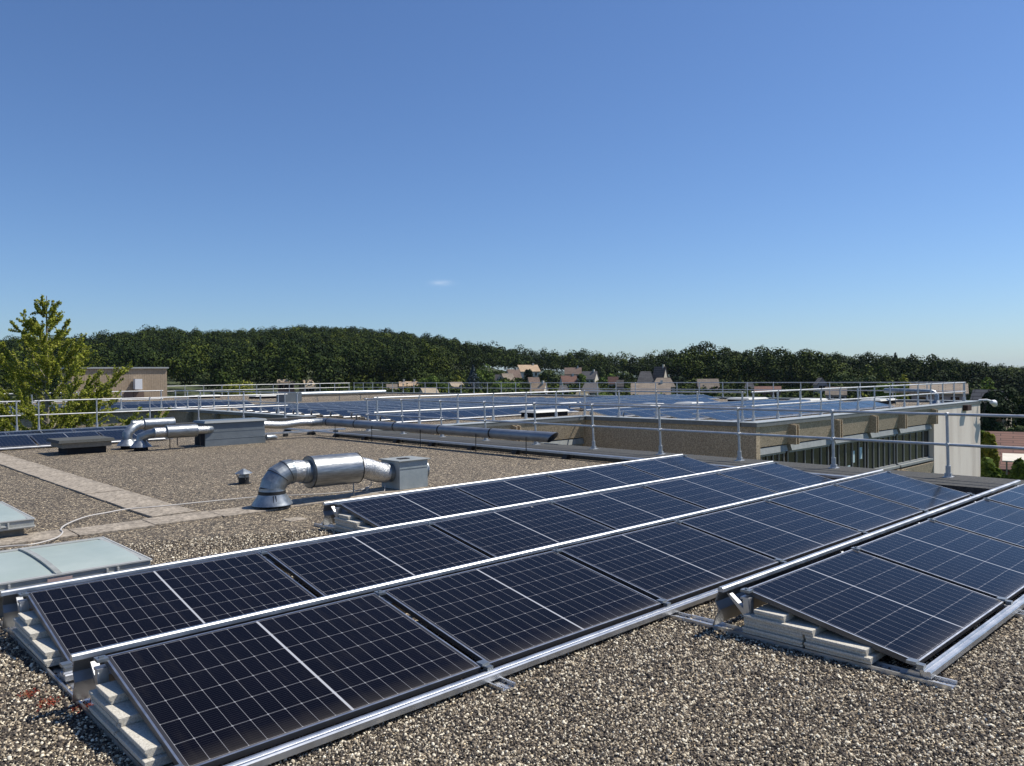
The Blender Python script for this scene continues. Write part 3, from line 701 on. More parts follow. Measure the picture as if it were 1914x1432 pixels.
# ------------------------------------------------------------------ guardrails
def guardrail(label, P0, P1, n, z0=.12, lean=(0, 0), off0=.0, extra=0., H=1.03, th=1.):
    P0 = Vector((*P0, z0)); P1 = Vector((*P1, z0)); d = (P1-P0); L = d.length; d.normalize(); side = Vector((-d.y, d.x, 0))
    t = thing('guardrail', label, 'guardrail', 'aluminium guardrails along the roof edges', P0)
    ln = Vector((lean[0], lean[1], 0))
    pb = MB(); pb.tube([(0, 0, .02), tuple(ln*.6+Vector((0, 0, H*.62))), tuple(ln+Vector((0, 0, H-.03)))], .0235*th, 10)
    pb.tube([(0, 0, .0), tuple(ln*.17+Vector((0, 0, .19)))], .040*th, 10)
    pb.box((-.10, -.06, -.012), (.10, .06, .012)); pb.box((-.03, -.05, .01), (.03, .05, .07))
    pm = pb.mesh('post', M['rail'], True)
    cl = MB(); cl.tube([tuple(side*-.05), tuple(side*.05)], .031, 8); clm = cl.mesh('bracket', M['rail'], True)
    sp_ = L/(n-1)
    for k in range(n):
        p = put('post', pm, t, d*sp_*k)
        for hz in (H, H*.52):
            put('bracket', clm, p, ln*(hz/H)+Vector((0, 0, hz)))
    e = d*(.0+extra)
    for nm, hz in (('top_rail', H), ('mid_rail', H*.52)):
        o_ = ln*(hz/H)
        MB().tube([tuple(-d*(.12+off0)+o_+Vector((0, 0, hz))), tuple(d*(L+.12)+e+o_+Vector((0, 0, hz)))], .0245*(1+(th-1)*.5), 10).build(nm, M['rail'], t, True)
    return t
guardrail('guardrail nearest the camera, along the dark felt parapet on the right', (13.93, 2.47), (13.93, 21.4), 11, lean=(-.05, 0), off0=4)
guardrail('guardrail behind the left solar rows in front of the courtyard tree', (6.85, 31.4), (16.2, 31.4), 6)
guardrail('short guardrail piece at the far left edge of the view', (2.6, 31.5), (6.2, 31.5), 3)
guardrail('guardrail along the front edge of the far wing above its windows', (25.4, 14.3), (48.4, 14.3), 14, .13, th=1.45)
guardrail('guardrail above the shaded brown end wall of the far wing', (25.0, 14.5), (25.0, 21.9), 5, .13, th=1.45)
guardrail('guardrail above the sunlit recessed wall behind the long duct', (14.7, 22.05), (23.4, 22.05), 6, .13, extra=1.4, th=1.45)
guardrail('guardrail along the shaded courtyard side of the far wing', (17.75, 33.2), (17.75, 48.2), 9, .13, th=1.45)
guardrail('guardrail on the edge of the rear wing behind the tree', (-1, 49.3), (17.3, 49.3), 9, .13, th=1.45)
guardrail('farthest guardrail, on the outer edge of the roofs before the houses', (48.9, 14.5), (48.9, 78), 34, .13, th=1.45)
guardrail('guardrail along the back edge of the rear roofs before the wood', (28, 78.6), (48.6, 78.6), 12, .13, th=1.45)

# ------------------------------------------------------------------ solar panels
CT, SN = math.cos(TH), math.sin(TH); ZL = .097; FZL = .104; DV = PH*CT
FT = .034
b = MB()
for a, c in (((0, 0, -FT), (PW, .011, 0)), ((0, PH-.011, -FT), (PW, PH, 0)), ((0, .011, -FT), (.011, PH-.011, 0)), ((PW-.011, .011, -FT), (PW, PH-.011, 0))): b.box(a, c)
b.box((.011, .011, -FT), (.04, PH-.011, -FT+.002)); b.box((PW-.04, .011, -FT), (PW-.011, PH-.011, -FT+.002))
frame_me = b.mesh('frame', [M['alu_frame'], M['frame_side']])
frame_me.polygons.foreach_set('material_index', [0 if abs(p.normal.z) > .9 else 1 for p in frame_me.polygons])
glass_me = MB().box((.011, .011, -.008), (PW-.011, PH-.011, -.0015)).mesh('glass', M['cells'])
b = MB()
b.add([(.012, .012, 0), (PW-.012, .012, 0), (PW-.012, PH-.012, 0), (.012, PH-.012, 0)], [(0, 1, 2, 3)], 0)
b.box((0, 0, -FT), (PW, PH, -.003), 1)
far_me = b.mesh('solar_panel', [M['cells_far'], M['alu_frame']])
U0, V0, PIT = 1.284, 3.456, 1.7682
PITU = PW+GAP
jit = random.Random(5)
def panel(u, v, label, group, near=True):
    z = ZL if near else FZL
    rot = (TH+R(jit.uniform(-.10, .10)), R(jit.uniform(-.1, .1)), 0)
    if near:
        t = put('solar_panel', None, None, (u, v, z), rot); t.empty_display_size = .2
        put('frame', frame_me, t); put('glass', glass_me, t)
    else: t = put('solar_panel', far_me, None, (u, v, z), rot)
    return tag(t, label, 'solar panel', group)
def lofted(b, prof, x0, x1): return b.prism(prof, 'x', x0, x1)
def rack(name_label, u0, n, v, near=True, over=.13, group='mounting racks under the solar rows', ends=True, back=True):
    """v = low edge of the panels; racks carry n panels starting at u0"""
    L = n*PITU-GAP; t = thing('mounting_rack', name_label, 'mounting rack', group, (u0, v, 0))
    Z0 = ZL if near else FZL; zh = Z0+PH*SN
    # front rail: a ribbed channel
    MB().prism([(-.088, .034), (-.088, .066), (-.083, .074), (-.069, .074), (-.065, .069), (-.052, .069), (-.048, .077), (-.034, .077), (-.028, .070), (-.028, .034)], 'x', -.05, L+.05).build('front_rail', M['alu'], t)
    # back rail and wind deflector
    if near:
        MB().prism([(DV+.092, zh-.018), (DV+.094, zh+.006), (DV+.104, zh+.014), (DV+.128, zh+.014), (DV+.136, zh+.006), (DV+.138, zh-.018)], 'x', -over, L+.14).build('top_rail', M['alu'], t, True)
    else: MB().box((-over, DV+.085, zh-.03), (L+.14, DV+.145, zh+.02)).build('top_rail', M['alu'], t)
    if back:
        MB().prism([(DV+.135, zh-.02), (DV+.165, zh-.10), (DV+.135, zh-.15), (DV+.185, .045), (DV+.195, .045), (DV+.145, zh-.15), (DV+.175, zh-.10), (DV+.145, zh-.02)], 'x', -over+.02, L+.1).build('wind_deflector', M['deflector'], t)
    if not near:
        # dark ends seen from the side
        lgm = MB().box((-.06, DV-.05, .03), (.0, DV-.0, zh-.04)).mesh('leg', M['alu'])
        for k in range(n+1): put('leg', lgm, t, (k*PITU, 0, 0))
        return t
    # base rails running with the slope, under every joint
    br = MB(); br.prism([(-.055, .0), (.055, .0), (.055, .033), (.044, .033), (.044, .012), (.015, .012), (.012, .016), (-.012, .016), (-.015, .012), (-.044, .012), (-.044, .033), (-.055, .033)], 'y', -.20, PIT-.203)
    brm = br.mesh('base_rail', M['alu'])
    lg = MB(); lg.prism([(DV-.075, .03), (DV-.045, zh-.05), (DV-.005, zh-.05), (DV-.02, .03)], 'x', -.028, -.022); lg.prism([(DV-.075, .03), (DV-.045, zh-.05), (DV-.005, zh-.05), (DV-.02, .03)], 'x', .022, .028)
    lg.box((-.022, DV-.06, .05), (.022, DV-.056, zh-.06)); lg.box((-.03, DV-.06, zh-.06), (.03, DV+.01, zh-.045))
    lg.prism([(DV-.03, .17), (DV+.10, zh-.045), (DV+.125, zh-.045), (DV-.01, .14)], 'x', -.02, .02)
    lgm = lg.mesh('leg', M['alu'])
    ft = MB().prism([(-.05, .03), (-.03, ZL-.04), (.03, ZL-.035), (.05, .03)], 'x', -.03, .03); ftm = ft.mesh('foot', M['alu'])
    cl = MB(); cl.box((-.028, DV-.055, zh-.012), (.028, DV+.012, zh+.004)); cl.box((-.012, DV-.03, zh+.003), (.012, DV-.012, zh+.012))
    clm = cl.mesh('clamp', M['galv'])
    cl = MB(); cl.box((-.028, -.006, ZL-.004), (.028, .05, ZL+.0135)); cl.box((-.022, -.045, .070), (.022, -.0065, ZL+.002)); clf = cl.mesh('clamp', M['galv'])
    for k in range(n+1):
        x = -.02 if k == 0 else (L+.02 if k == n else k*PITU-GAP/2)
        put('base_rail', brm, t, (x, 0, 0)); put('leg', lgm, t, (x, 0, 0)); put('foot', ftm, t, (x, 0, 0))
        put('clamp', clm, t, (x, 0, 0)); put('clamp', clf, t, (x, 0, 0))
    return t
ROWS = [('front', 0, 0, 6), ('second', 0, 1, 6), ('short back', 2, 2, 4), ('right foreground', 2, -1, 4)]
for nm, k0, j, n in ROWS:
    v = V0+j*PIT; u = U0+k0*PITU
    rack(f'aluminium mounting rack carrying the {nm} near solar row', u, n, v)
    for k in range(n):
        panel(u+k*PITU, v, f'solar panel in the {nm} near row, {ORD[k]} from left end', 'solar panels close to the camera')
    # ballast
    ob = []
    for (a, c, z0, z1, uo, nm2) in ((.24, .66, .037, .078, -.085, 'lowest course, low side'), (.67, 1.10, .037, .078, -.085, 'lowest course, high side'),
                               (.27, .66, .079, .120, -.075, 'second course, low side'), (.67, 1.09, .079, .120, -.075, 'second course, high side'),
                               (.60, 1.09, .121, .163, -.085, 'third course'), (.80, 1.02, .164, .208, -.07, 'top of the stack')):
        bl = MB().prism([(uo+.012, z0), (uo+.40, z0), (uo+.40, z1), (uo, z1), (uo, z1-.018), (uo+.006, z0+.021), (uo+.012, z0+.017)], 'y', v+a, v+c-.006)
        bl.v = [(x+u, y, z_) for x, y, z_ in bl.v]
        o_ = bl.build('concrete_block', M['block'], bevel=.002)
        tag(o_, f'concrete ballast block, left end of the {nm} row, {nm2}', 'concrete block', 'ballast blocks under the near solar rows')
# left array
for r_, (v, u, n) in enumerate(((24.55, 5.36-4*PITU, 6), (26.35, 5.16-4*PITU, 6))):
    w2 = ('nearer', 'farther')[r_]
    rack(f'mounting rack of the {w2} solar row at the far left', u, n, v, False, group='mounting racks of the distant solar rows')
    for k in range(n): panel(u+k*PITU, v, f'solar panel in the {w2} far left row, {ORD[n-1-k]} from right end', 'solar panels at the far left', False)
# arrays on the far wing
far_rows = [(25.45, 15.55+i*PIT, 9) for i in range(4)]+[(17.9, 25.5, 6), (17.9, 27.27, 6)]+[(18.75, 29.03+i*PIT, 11) for i in range(8)]
NAMES = [f'{ORD[i]} row of the right far block' for i in range(4)]+[f'{ORD[i]} row of the left far block' for i in range(10)]
tot = 0
for (u, v, n), nm in zip(far_rows, NAMES):
    rack(f'mounting rack of the {nm}', u, n, v, False, group='mounting racks of the distant solar rows', back=False)
    for k in range(n): panel(u+k*PITU, v, f'solar panel in the {nm}, {ORD[k]} from left end', 'solar panels on the far roof', False); tot += 1
for i in range(5):
    u, v, n = 28.5, 25.0+1.2+i*PIT, 7
    if i < 2: u = 30.0
    if i >= 2: u = 18.75+11*PITU+.8; n = 5
    nm = f'{ORD[i]} row of the middle far block'
    rack(f'mounting rack of the {nm}', u, n, v, False, group='mounting racks of the distant solar rows', back=False)
    for k in range(n): panel(u+k*PITU, v, f'solar panel in the {nm}, {ORD[k]} from left end', 'solar panels on the far roof', False); tot += 1
for i in range(3):
    nm = f'{ORD[i]} row on the rear roof'; u, v, n = 9.5, 50.4+i*2.6, 8
    rack(f'mounting rack of the {nm}', u, n, v, False, group='mounting racks of the distant solar rows', back=False)
    for k in range(n): panel(u+k*PITU, v, f'solar panel in the {nm}, {ORD[k]} from left end', 'solar panels on the rear roof', False); tot += 1
print('far panels', tot)

# ------------------------------------------------------------------ roof furniture
def skylight(label, u0, v0, u1, v1, zt, bar=True, zb=.0):
    t = thing('skylight', label, 'skylight', None, (u0, v0, zb)); W, D_ = u1-u0, v1-v0; zt -= zb
    MB().box((.09, .09, 0), (W-.09, D_-.09, zt-.10)).build('upstand', M['hatch_body'], t)
    fr = MB()
    for a, c in (((0, 0), (W, .055)), ((0, D_-.055), (W, D_)), ((0, .055), (.055, D_-.055)), ((W-.055, .055), (W, D_-.055))):
        fr.box((a[0], a[1], zt-.11), (c[0], c[1], zt-.004))
    fr.build('frame', M['skyframe'], t)
    lp = MB()
    for z_ in (zt-.085, zt): 
        for a, c in (((-.012, -.012), (W+.012, .002)), ((-.012, D_-.002), (W+.012, D_+.012)), ((W-.002, .002), (W+.012, D_-.002))): lp.box((a[0], a[1], z_-.012), (c[0], c[1], z_))
    lp.build('lip', M['skylip'], t)
    b = MB(); nx, ny = 12, 10; vs = []
    for i in range(nx+1):
        for j in range(ny+1):
            s_ = i/nx; q = j/ny; vs.append((.05+(W-.1)*s_, .05+(D_-.1)*q, zt-.012+.022*(math.sin(math.pi*q)**.7)))
    b.add(vs, [(i*(ny+1)+j, (i+1)*(ny+1)+j, (i+1)*(ny+1)+j+1, i*(ny+1)+j+1) for i in range(nx) for j in range(ny)])
    b.build('glazing', M['poly'], t, True)
    if bar:
        P = [(W*.5, .02+(D_-.04)*k/60, zt-.004+.030*(math.sin(math.pi*k/60)**.7)) for k in range(61)]
        bb_ = MB()
        for p, q in zip(P[:-1], P[1:]): bb_.box((p[0]-.022, p[1], min(p[2], q[2])-.012), (p[0]+.022, q[1], max(p[2], q[2])+.004))
        bb_.build('glazing_bar', M['skyframe'], t)
    for x in (W*.22, W*.78):
        MB().box((x-.05, -.03, zt-.075), (x-.035, .0, zt-.02)).box((x+.035, -.03, zt-.075), (x+.05, .0, zt-.02)).box((x-.03, -.022, zt-.07), (x+.03, 0, zt-.055)).build('latch', M['skylip'], t)
    return t
s1 = skylight('large pale green rooflight with a curved glazing bar behind the second solar row', .98, 7.16, 2.40, 8.52, .295)
MB().box((.62, -.017, .23), (.80, -.0125, .265)).build('sticker', M['pinkish'], s1)
skylight('smaller looking pale rooflight at the left edge beside the slabs', .86, 10.72, 2.27, 12.55, .225, False)
for i, (u, v, W, D_, lb) in enumerate([
    (24.2, 24.0, 2.2, 1.1, 'low pale rooflight with a dark base behind the end of the lit wall'),
    (33.0, 24.4, 1.4, 1.2, 'white rooflight in the middle of the far solar rows'), (35.6, 23.6, 1.3, 1.2, 'rooflight with a dark open side among the far solar rows'),
    (43.2, 24.6, 2.4, 1.6, 'long pale rooflight behind the far solar rows to the right'), (43.0, 20.6, 2.2, 1.4, 'flat pale rooflight near the far right solar corner'),
    (44.2, 17.2, 2.4, 1.2, 'dark sided rooflight just before the right end of the far roof'),
    (31.5, 66.5, 3.0, 1.6, 'broad white rooflight on the rear roof'), (33.5, 67.5, 3.0, 1.6, 'second broad white rooflight on the rear roof, right of the other'), (29.0, 74.0, 2.6, 1.6, 'white rooflight right of the brown plant room')]):
    t = thing('rooflight', lb, 'rooflight', 'small rooflights on the distant roofs', (u, v, 0))
    MB().box((.08, .08, 0), (W-.08, D_-.08, .20)).build('upstand', M['dark'], t)
    MB().box((0, 0, .20), (W, D_, .29), top=.12).build('dome', M['skylip'], t)
# dark felt hatch
t = thing('roof_hatch', 'dark felt covered hatch on a black upstand beside the left ducts', 'roof hatch', None, (5.2, 21.75, 0))
MB().box((.18, .1, 0), (1.08, .95, .16)).build('upstand', M['dark'], t)
MB().prism([(0.02, .17), (1.1, .17), (1.1, .30), (0.0, .30)], 'x', .05, 1.18).build('curb', M['hatch_body'], t)
MB().box((-.05, -.06, .30), (1.25, 1.16, .37), top=.02).build('lid', M['hatch'], t)
# vent cowl
t = thing('vent_cowl', 'small black roof vent with a galvanised conical cap standing alone on the gravel', 'roof vent', None, (6.07, 13.33, 0))
b = MB().tube([(0, 0, 0), (0, 0, .115)], .09, 16); b.tube([(0, 0, 0), (0, 0, .012)], .13, 16); b.build('pipe', M['black'], t, True)
MB().tube([(0, 0, .185), (0, 0, .265)], [.155, .012], 7).build('cap', M['galv'], t)
b = MB()
for k in range(3): an = k*2.09+.4; b.tube([(.085*math.cos(an), .085*math.sin(an), .08), (.13*math.cos(an), .13*math.sin(an), .19)], .008, 5)
b.tube([(0, 0, .115), (0, 0, .155)], [.088, .088], 16); b.build('bracket', M['galv'], t)

def ribs(b, p, q, r, n, rr=.006):
    p, q = Vector(p), Vector(q)
    for k in range(n):
        c = p.lerp(q, (k+.5)/n); d = (q-p).normalized()*.007; b.tube([tuple(c-d), tuple(c+d)], r+rr, 24)
# the duct with silencer in the middle of the roof
V = 10.5
t = thing('duct_silencer', 'galvanised duct with fat silencer, foil hose and square fan box amid the gravel roof', 'ventilation duct', None, (5.2, V, 0))
def rel(*pp): return [(x-5.2, y-V, z) for x, y, z in pp]
MB().tube(rel((5.2, V, 0), (5.2, V, .09)), .17, 20).build('plinth', M['dark'], t)
b = MB().tube(rel((5.2, V, .06), (5.2, V, .075), (5.2, V, .22), (5.2, V, .30)), [.285, .28, .185, .182], 28); b.build('base_cone', M['galv'], t, True)
MB().tube(rel((5.2, V, .205), (5.2, V, .255)), [.193, .189], 28).build('sealing_tape', M['black'], t, True)
for k in range(2):
    an = -1.95+k*.16; MB().tube([(.262*math.cos(an), .262*math.sin(an), .085), (.20*math.cos(an), .20*math.sin(an), .2)], .007, 6).build('strap', M['dark'], t)
EL_ = [(5.205, V, .27), (5.225, V, .345), (5.30, V, .44), (5.42, V, .495), (5.50, V, .50)]
for i in range(len(EL_)-1):
    pass
b = MB().tube(rel(*EL_), .180, 28); b.build('elbow', M['galv_duct'], t)
for (p, q) in ((EL_[1], EL_[2]), (EL_[2], EL_[3])):
    pm_ = Vector(rel(q)[0]); dd = (Vector(q)-Vector(p)).normalized()*.004
    MB().tube([tuple(pm_-dd), tuple(pm_+dd)], .1835, 28).build('seam', M['black'], t, True)
b = MB().tube(rel((5.49, V, .50), (5.60, V, .495), (5.69, V, .485)), [.160, .163, .16], 28); b.build('foil_sleeve', M['foil'], t, True)
b = MB().tube(rel((5.66, V, .48), (5.78, V, .47)), .166, 28); ribs(b, rel((5.67, V, .48))[0], rel((5.78, V, .47))[0], .166, 4); b.build('collar', M['galv'], t, True)
b = MB().tube(rel((5.775, V, .463), (5.78, V, .463), (6.60, V, .455), (6.605, V, .455)), [.228, .236, .236, .228], 40); b.build('silencer', M['spiral'], t, True)
for p_, q_ in (((5.775, V, .463), (5.80, V, .463)), ((6.585, V, .455), (6.615, V, .455))):
    b = MB(); ribs(b, rel(p_)[0], rel(q_)[0], .236, 1); b.build('rim', M['black'], t, True)
P = []; Rr = []
for k in range(33):
    s = k/32; x = 6.61+.66*s; z = .455-.15*(s*s*(3-2*s)); P.append((x, V+.17*(s*s*(3-2*s)), z)); Rr.append(.158+(.006 if k % 2 else -.003))
MB().tube(rel(*P), Rr, 24).build('foil_hose', M['foil'], t, True)
b = MB().tube(rel((7.22, V+.165, .308), (7.38, V+.175, .30)), .148, 24); ribs(b, rel((7.24, V+.165, .308))[0], rel((7.36, V+.175, .30))[0], .15, 3); b.build('collar', M['galv'], t, True)
fx = MB().box((7.36-5.2, 10.42-V, .03), (7.93-5.2, 10.94-V, .485)).build('fan_box', M['fanbox'], t, bevel=.004)
MB().box((7.33-5.2, 10.39-V, .485), (7.97-5.2, 10.97-V, .503)).build('lid', M['lintel'], fx, bevel=.003)
MB().box((7.5-5.2, 10.58-V, .503), (7.68-5.2, 10.70-V, .515)).build('terminal_box', M['dark'], fx)
MB().box((7.37-5.2, 10.415-V, .36), (7.92-5.2, 10.42-V, .366)).build('seam', M['cladding'], fx)
b = MB().tube(rel((7.93, 10.68, .28), (8.05, 10.68, .28)), .16, 24); ribs(b, rel((7.95, 10.68, .28))[0], rel((8.05, 10.68, .28))[0], .16, 3); b.build('outlet', M['galv'], fx, True)
b = MB().tube(rel((6.55, V, 0), (6.55, V, .23)), .013, 8); b.box((6.5-5.2, -.12, 0), (6.6-5.2, .12, .01)); b.build('stand', M['galv'], t)
tag(MB().tube([(7.0, 10.7, .30), (6.98, 10.66, .14), (6.85, 10.6, .06), (6.72, 10.62, .02), (6.9, 10.55, .02), (7.12, 10.5, .03), (7.2, 10.6, .12)], .008, 6).build('power_cable', M['cord'], None, True), 'white power cable looping beneath the foil hose', 'cable')
# ducts at the left
def duct_left(label, ux, vx, z, nm_r, conex, spig=None, rr=.11):
    t = thing('duct_silencer', label, 'ventilation duct', None, (ux, vx, 0)); r2 = nm_r
    MB().tube([(conex[0]-ux, conex[1]-vx, 0), (conex[0]-ux, conex[1]-vx, .12)], .17, 16).build('plinth', M['dark'], t)
    MB().tube([(conex[0]-ux, conex[1]-vx, .10), (conex[0]-ux, conex[1]-vx, .26)], [.27, .13], 20).build('base_cone', M['galv'], t, True)
    c = Vector((conex[0]-ux, conex[1]-vx, .24)); e = Vector((-.06, 0, z))
    MB().tube([tuple(c), tuple(c+Vector((0, 0, (z-.24)*.45))), tuple(c.lerp(e, .35)+Vector((0, 0, (z-.24)*.45))), tuple(Vector((c.x+.22*(e.x-c.x)/abs(e.x-c.x)+.1, e.y, z))), tuple(e)], rr+.015, 18).build('elbow', M['galv'], t, True)
    b = MB().tube([(-.30, 0, z), (0, 0, z)], rr+.02, 20); b.build('foil_sleeve', M['foil'], t, True)
    b = MB().tube([(0, 0, z), (.80, 0, z)], r2, 28); b.build('silencer', M['spiral'], t, True)
    for x in (0, .78):
        b = MB(); ribs(b, (x, 0, z), (x+.02, 0, z), r2, 1); b.build('rim', M['galv'], t, True)
    if spig:
        MB().tube([(.8, 0, z), (1.0, 0, z), (1.12, .02, z)], [rr, rr, rr*.98], 18).build('foil_hose', M['foil'], t, True)
        MB().tube([(1.08, .02, z), (1.2, .05, z), (1.27, .14, z), (1.28, .24, z)], [rr*1.05, rr*1.05, rr, rr*.8], 18).build('end_elbow', M['galv'], t, True)
    for x in (.1, .9): MB().tube([(x, 0, 0), (x, 0, z-.1)], .012, 6).build('stand', M['black'], t)
    return t
duct_left('nearer of two duct runs at left, its sunlit silencer before the steel housing', 7.58, 21.3, .47, .175, (7.05, 21.6), True)
duct_left('farther of two duct runs at left, partly hidden by the nearer silencer', 7.42, 22.5, .63, .165, (6.95, 22.35), False)
# sheet steel housing
t = thing('steel_housing', 'dark grey sheet steel plant housing right of the left ducts', 'plant housing', None, (8.62, 21.3, 0))
MB().box((.0, .0, .0), (1.75, .75, .64), top=.02).build('casing', M['cladding'], t)
MB().box((-.03, -.04, .64), (1.8, .8, .70), top=.03).build('lid', M['cladding'], t)
MB().box((-.004, .05, .02), (-.001, .7, .55)).build('inlet', M['dark'], t)
for z_ in (.2, .42): MB().box((.01, -.004, z_), (1.74, -.001, z_+.008)).build('seam', M['galv'], t)
# long duct
t = thing('long_duct', 'long dark duct on thin rods along the parapet, cut obliquely at its right end', 'ventilation duct', None, (12.62, 12.12, 0))
pts = [(0, 0, .47), (0, 9.7, .47)]
n_ = 48; b = MB(); P = [(0, 0, .47)]+[(0, 9.6*k/n_, .47) for k in range(1, n_+1)]
b.tube(P, .121, 24, cap=False)
for k in range(24): # oblique mouth
    i = k; x, y, z_ = b.v[i]; b.v[i] = (x, y-(z_-.47)*1.1-.12, z_)
b.build('duct', M['duct_long'], t, True)
b = MB(); 
for y in (1.9, 3.9, 5.9, 7.9, 9.5): b.tube([(0, y-.025, .47), (0, y+.025, .47)], .125, 24)
b.build('joint_band', M['black'], t, True)
MB().tube([(0, 9.55, .47), (-.02, 9.75, .47), (-.25, 9.86, .47), (-.4, 9.87, .46)], .122, 24).build('elbow', M['galv'], t, True)
b = MB(); P = [(-.38-1.9*k/30, 9.87-.05*k/30, .46+.02*math.sin(k*.3)) for k in range(31)]
b.tube(P, [.110+(.005 if k % 2 else -.002) for k in range(31)], 20); b.build('foil_hose', M['foil'], t, True)
for y in (.6, 2.35, 4.6, 6.9, 8.9): MB().tube([(-.13, y, 0), (-.13, y, .45)], .01, 6).build('stand', M['black'], t)
MB().tube([(-.07, .08, .33), (-.0, -.28, .325)], .012, 6).build('stand', M['galv'], t)
# cable tray
t = thing('cable_tray', 'straight galvanised cable tray on black rubber feet along the parapet', 'cable tray', None, (12.78, 4.8, 0))
MB().prism([(0, .10), (0, .135), (.008, .143), (.04, .143), (.045, .138), (.07, .138), (.075, .143), (.107, .143), (.115, .135), (.115, .10)], 'y', 0, 20.2).build('tray', M['alu'], t)
for k in range(13): MB().prism([(-.10, 0), (.20, 0), (.13, .10), (-.03, .10)], 'y', .4+k*1.62, .4+k*1.62+.13).build('foot', M['black'], t)
t = thing('cable_tray', 'pale cable tray heading left behind the sheet steel housing', 'cable tray', None, (10.6, 22.9, 0))
MB().box((0, 0, .10), (3.4, .13, .15)).build('tray', M['alu'], t)
for k in range(4): MB().box((.3+k*.9, .0, 0), (.42+k*.9, .13, .10)).build('foot', M['black'], t)
tag(MB().tube([(10.3, 21.1, .16), (10.55, 21.1, .16), (10.62, 21.1, .13)], [.08, .07, .035], 14).build('pipe_stub', M['galv'], None, True), 'short pale pipe stub at the foot of the sheet steel housing', 'pipe')
# far ducts
t = thing('far_duct', 'bent galvanised duct at the right corner of the far roof', 'ventilation duct', None, (45.6, 14.95, 0))
MB().tube([(0, -.1, .1), (0, -.1, .52), (0, .02, .66), (0, .2, .72), (0, 2.6, .76)], .13, 14).build('duct', M['galv'], t, True)
MB().tube([(0, -.1, .0), (0, -.1, .25)], [.3, .14], 14).build('base_cone', M['galv'], t, True)
for y in (.8, 2.0): MB().tube([(0, y, 0), (0, y, .65)], .02, 6).build('stand', M['galv'], t)
t = thing('far_duct', 'long pale horizontal duct on the rear roof seen through the guardrails', 'ventilation duct', None, (28.4, 55.0, 0))
MB().tube([(1.4, .5, .55), (9.4, .5, .55)], .2, 14).build('duct', M['galv'], t, True)
MB().box((0, 0, 0), (1.4, 1.4, .72)).build('fan_box', M['cladding'], t)
for y in (3, 5, 7): MB().tube([(y, .5, 0), (y, .5, .4)], .03, 6).build('stand', M['galv'], t)

# paving slabs
def slab(u0, v0, u1, v1, label, z=.022):
    r_ = jit.uniform
    o_ = MB().box((-(u1-u0)/2+.008, -(v1-v0)/2+.008, -.05), ((u1-u0)/2-.008, (v1-v0)/2-.008, z)).build('paving_slab', M['slab'], bevel=.004)
    o_.location = ((u0+u1)/2, (v0+v1)/2, r_(0, .006)); o_.rotation_euler = (R(r_(-.3, .3)), R(r_(-.3, .3)), R(r_(-1.2, 1.2)))
    return tag(o_, label, 'paving slab', 'concrete paving slabs of the roof walkway')
for k in range(15):
    slab(3.68, 10.95+k*1.0, 4.30, 11.95+k*1.0, f'walkway slab leading to the left back, {ORD[k]} from the crossing')
for k in range(8):
    slab(.9+k*.875, 10.28+(k % 2)*.04, 1.775+k*.875, 10.84+(k % 2)*.05, f'slab of the cross walkway toward the fan box, {ORD[k]} from the left')
slab(4.86, 9.3, 5.12, 9.56, 'small thin slab lying on the gravel in front of the duct base', .008)
# cord on the roof
cp_ = [(1.0, 10.15), (1.82, 10.17), (2.1, 10.06), (2.39, 10.26), (2.54, 10.59), (2.57, 10.8), (2.72, 11.14), (3.05, 11.55), (3.35, 11.69), (3.67, 11.8), (4.07, 11.69), (4.81, 11.59), (5.5, 11.44), (6.27, 11.0), (6.9, 10.9), (7.3, 11.2)]
b = []
for i in range(len(cp_)-1):
    p0, p1, p2, p3 = [Vector(cp_[max(0, min(len(cp_)-1, i+o))]) for o in (-1, 0, 1, 2)]
    for k in range(5):
        s = k/5; q = .5*((2*p1)+(p2-p0)*s+(2*p0-5*p1+4*p2-p3)*s*s+(3*p1-p0-3*p2+p3)*s**3); b.append((q.x, q.y, .034))
tag(MB().tube(b, .0095, 6).build('cord', M['cord'], None, True), 'pale cord snaking across gravel and slabs from the rooflight to the fan box', 'cord')

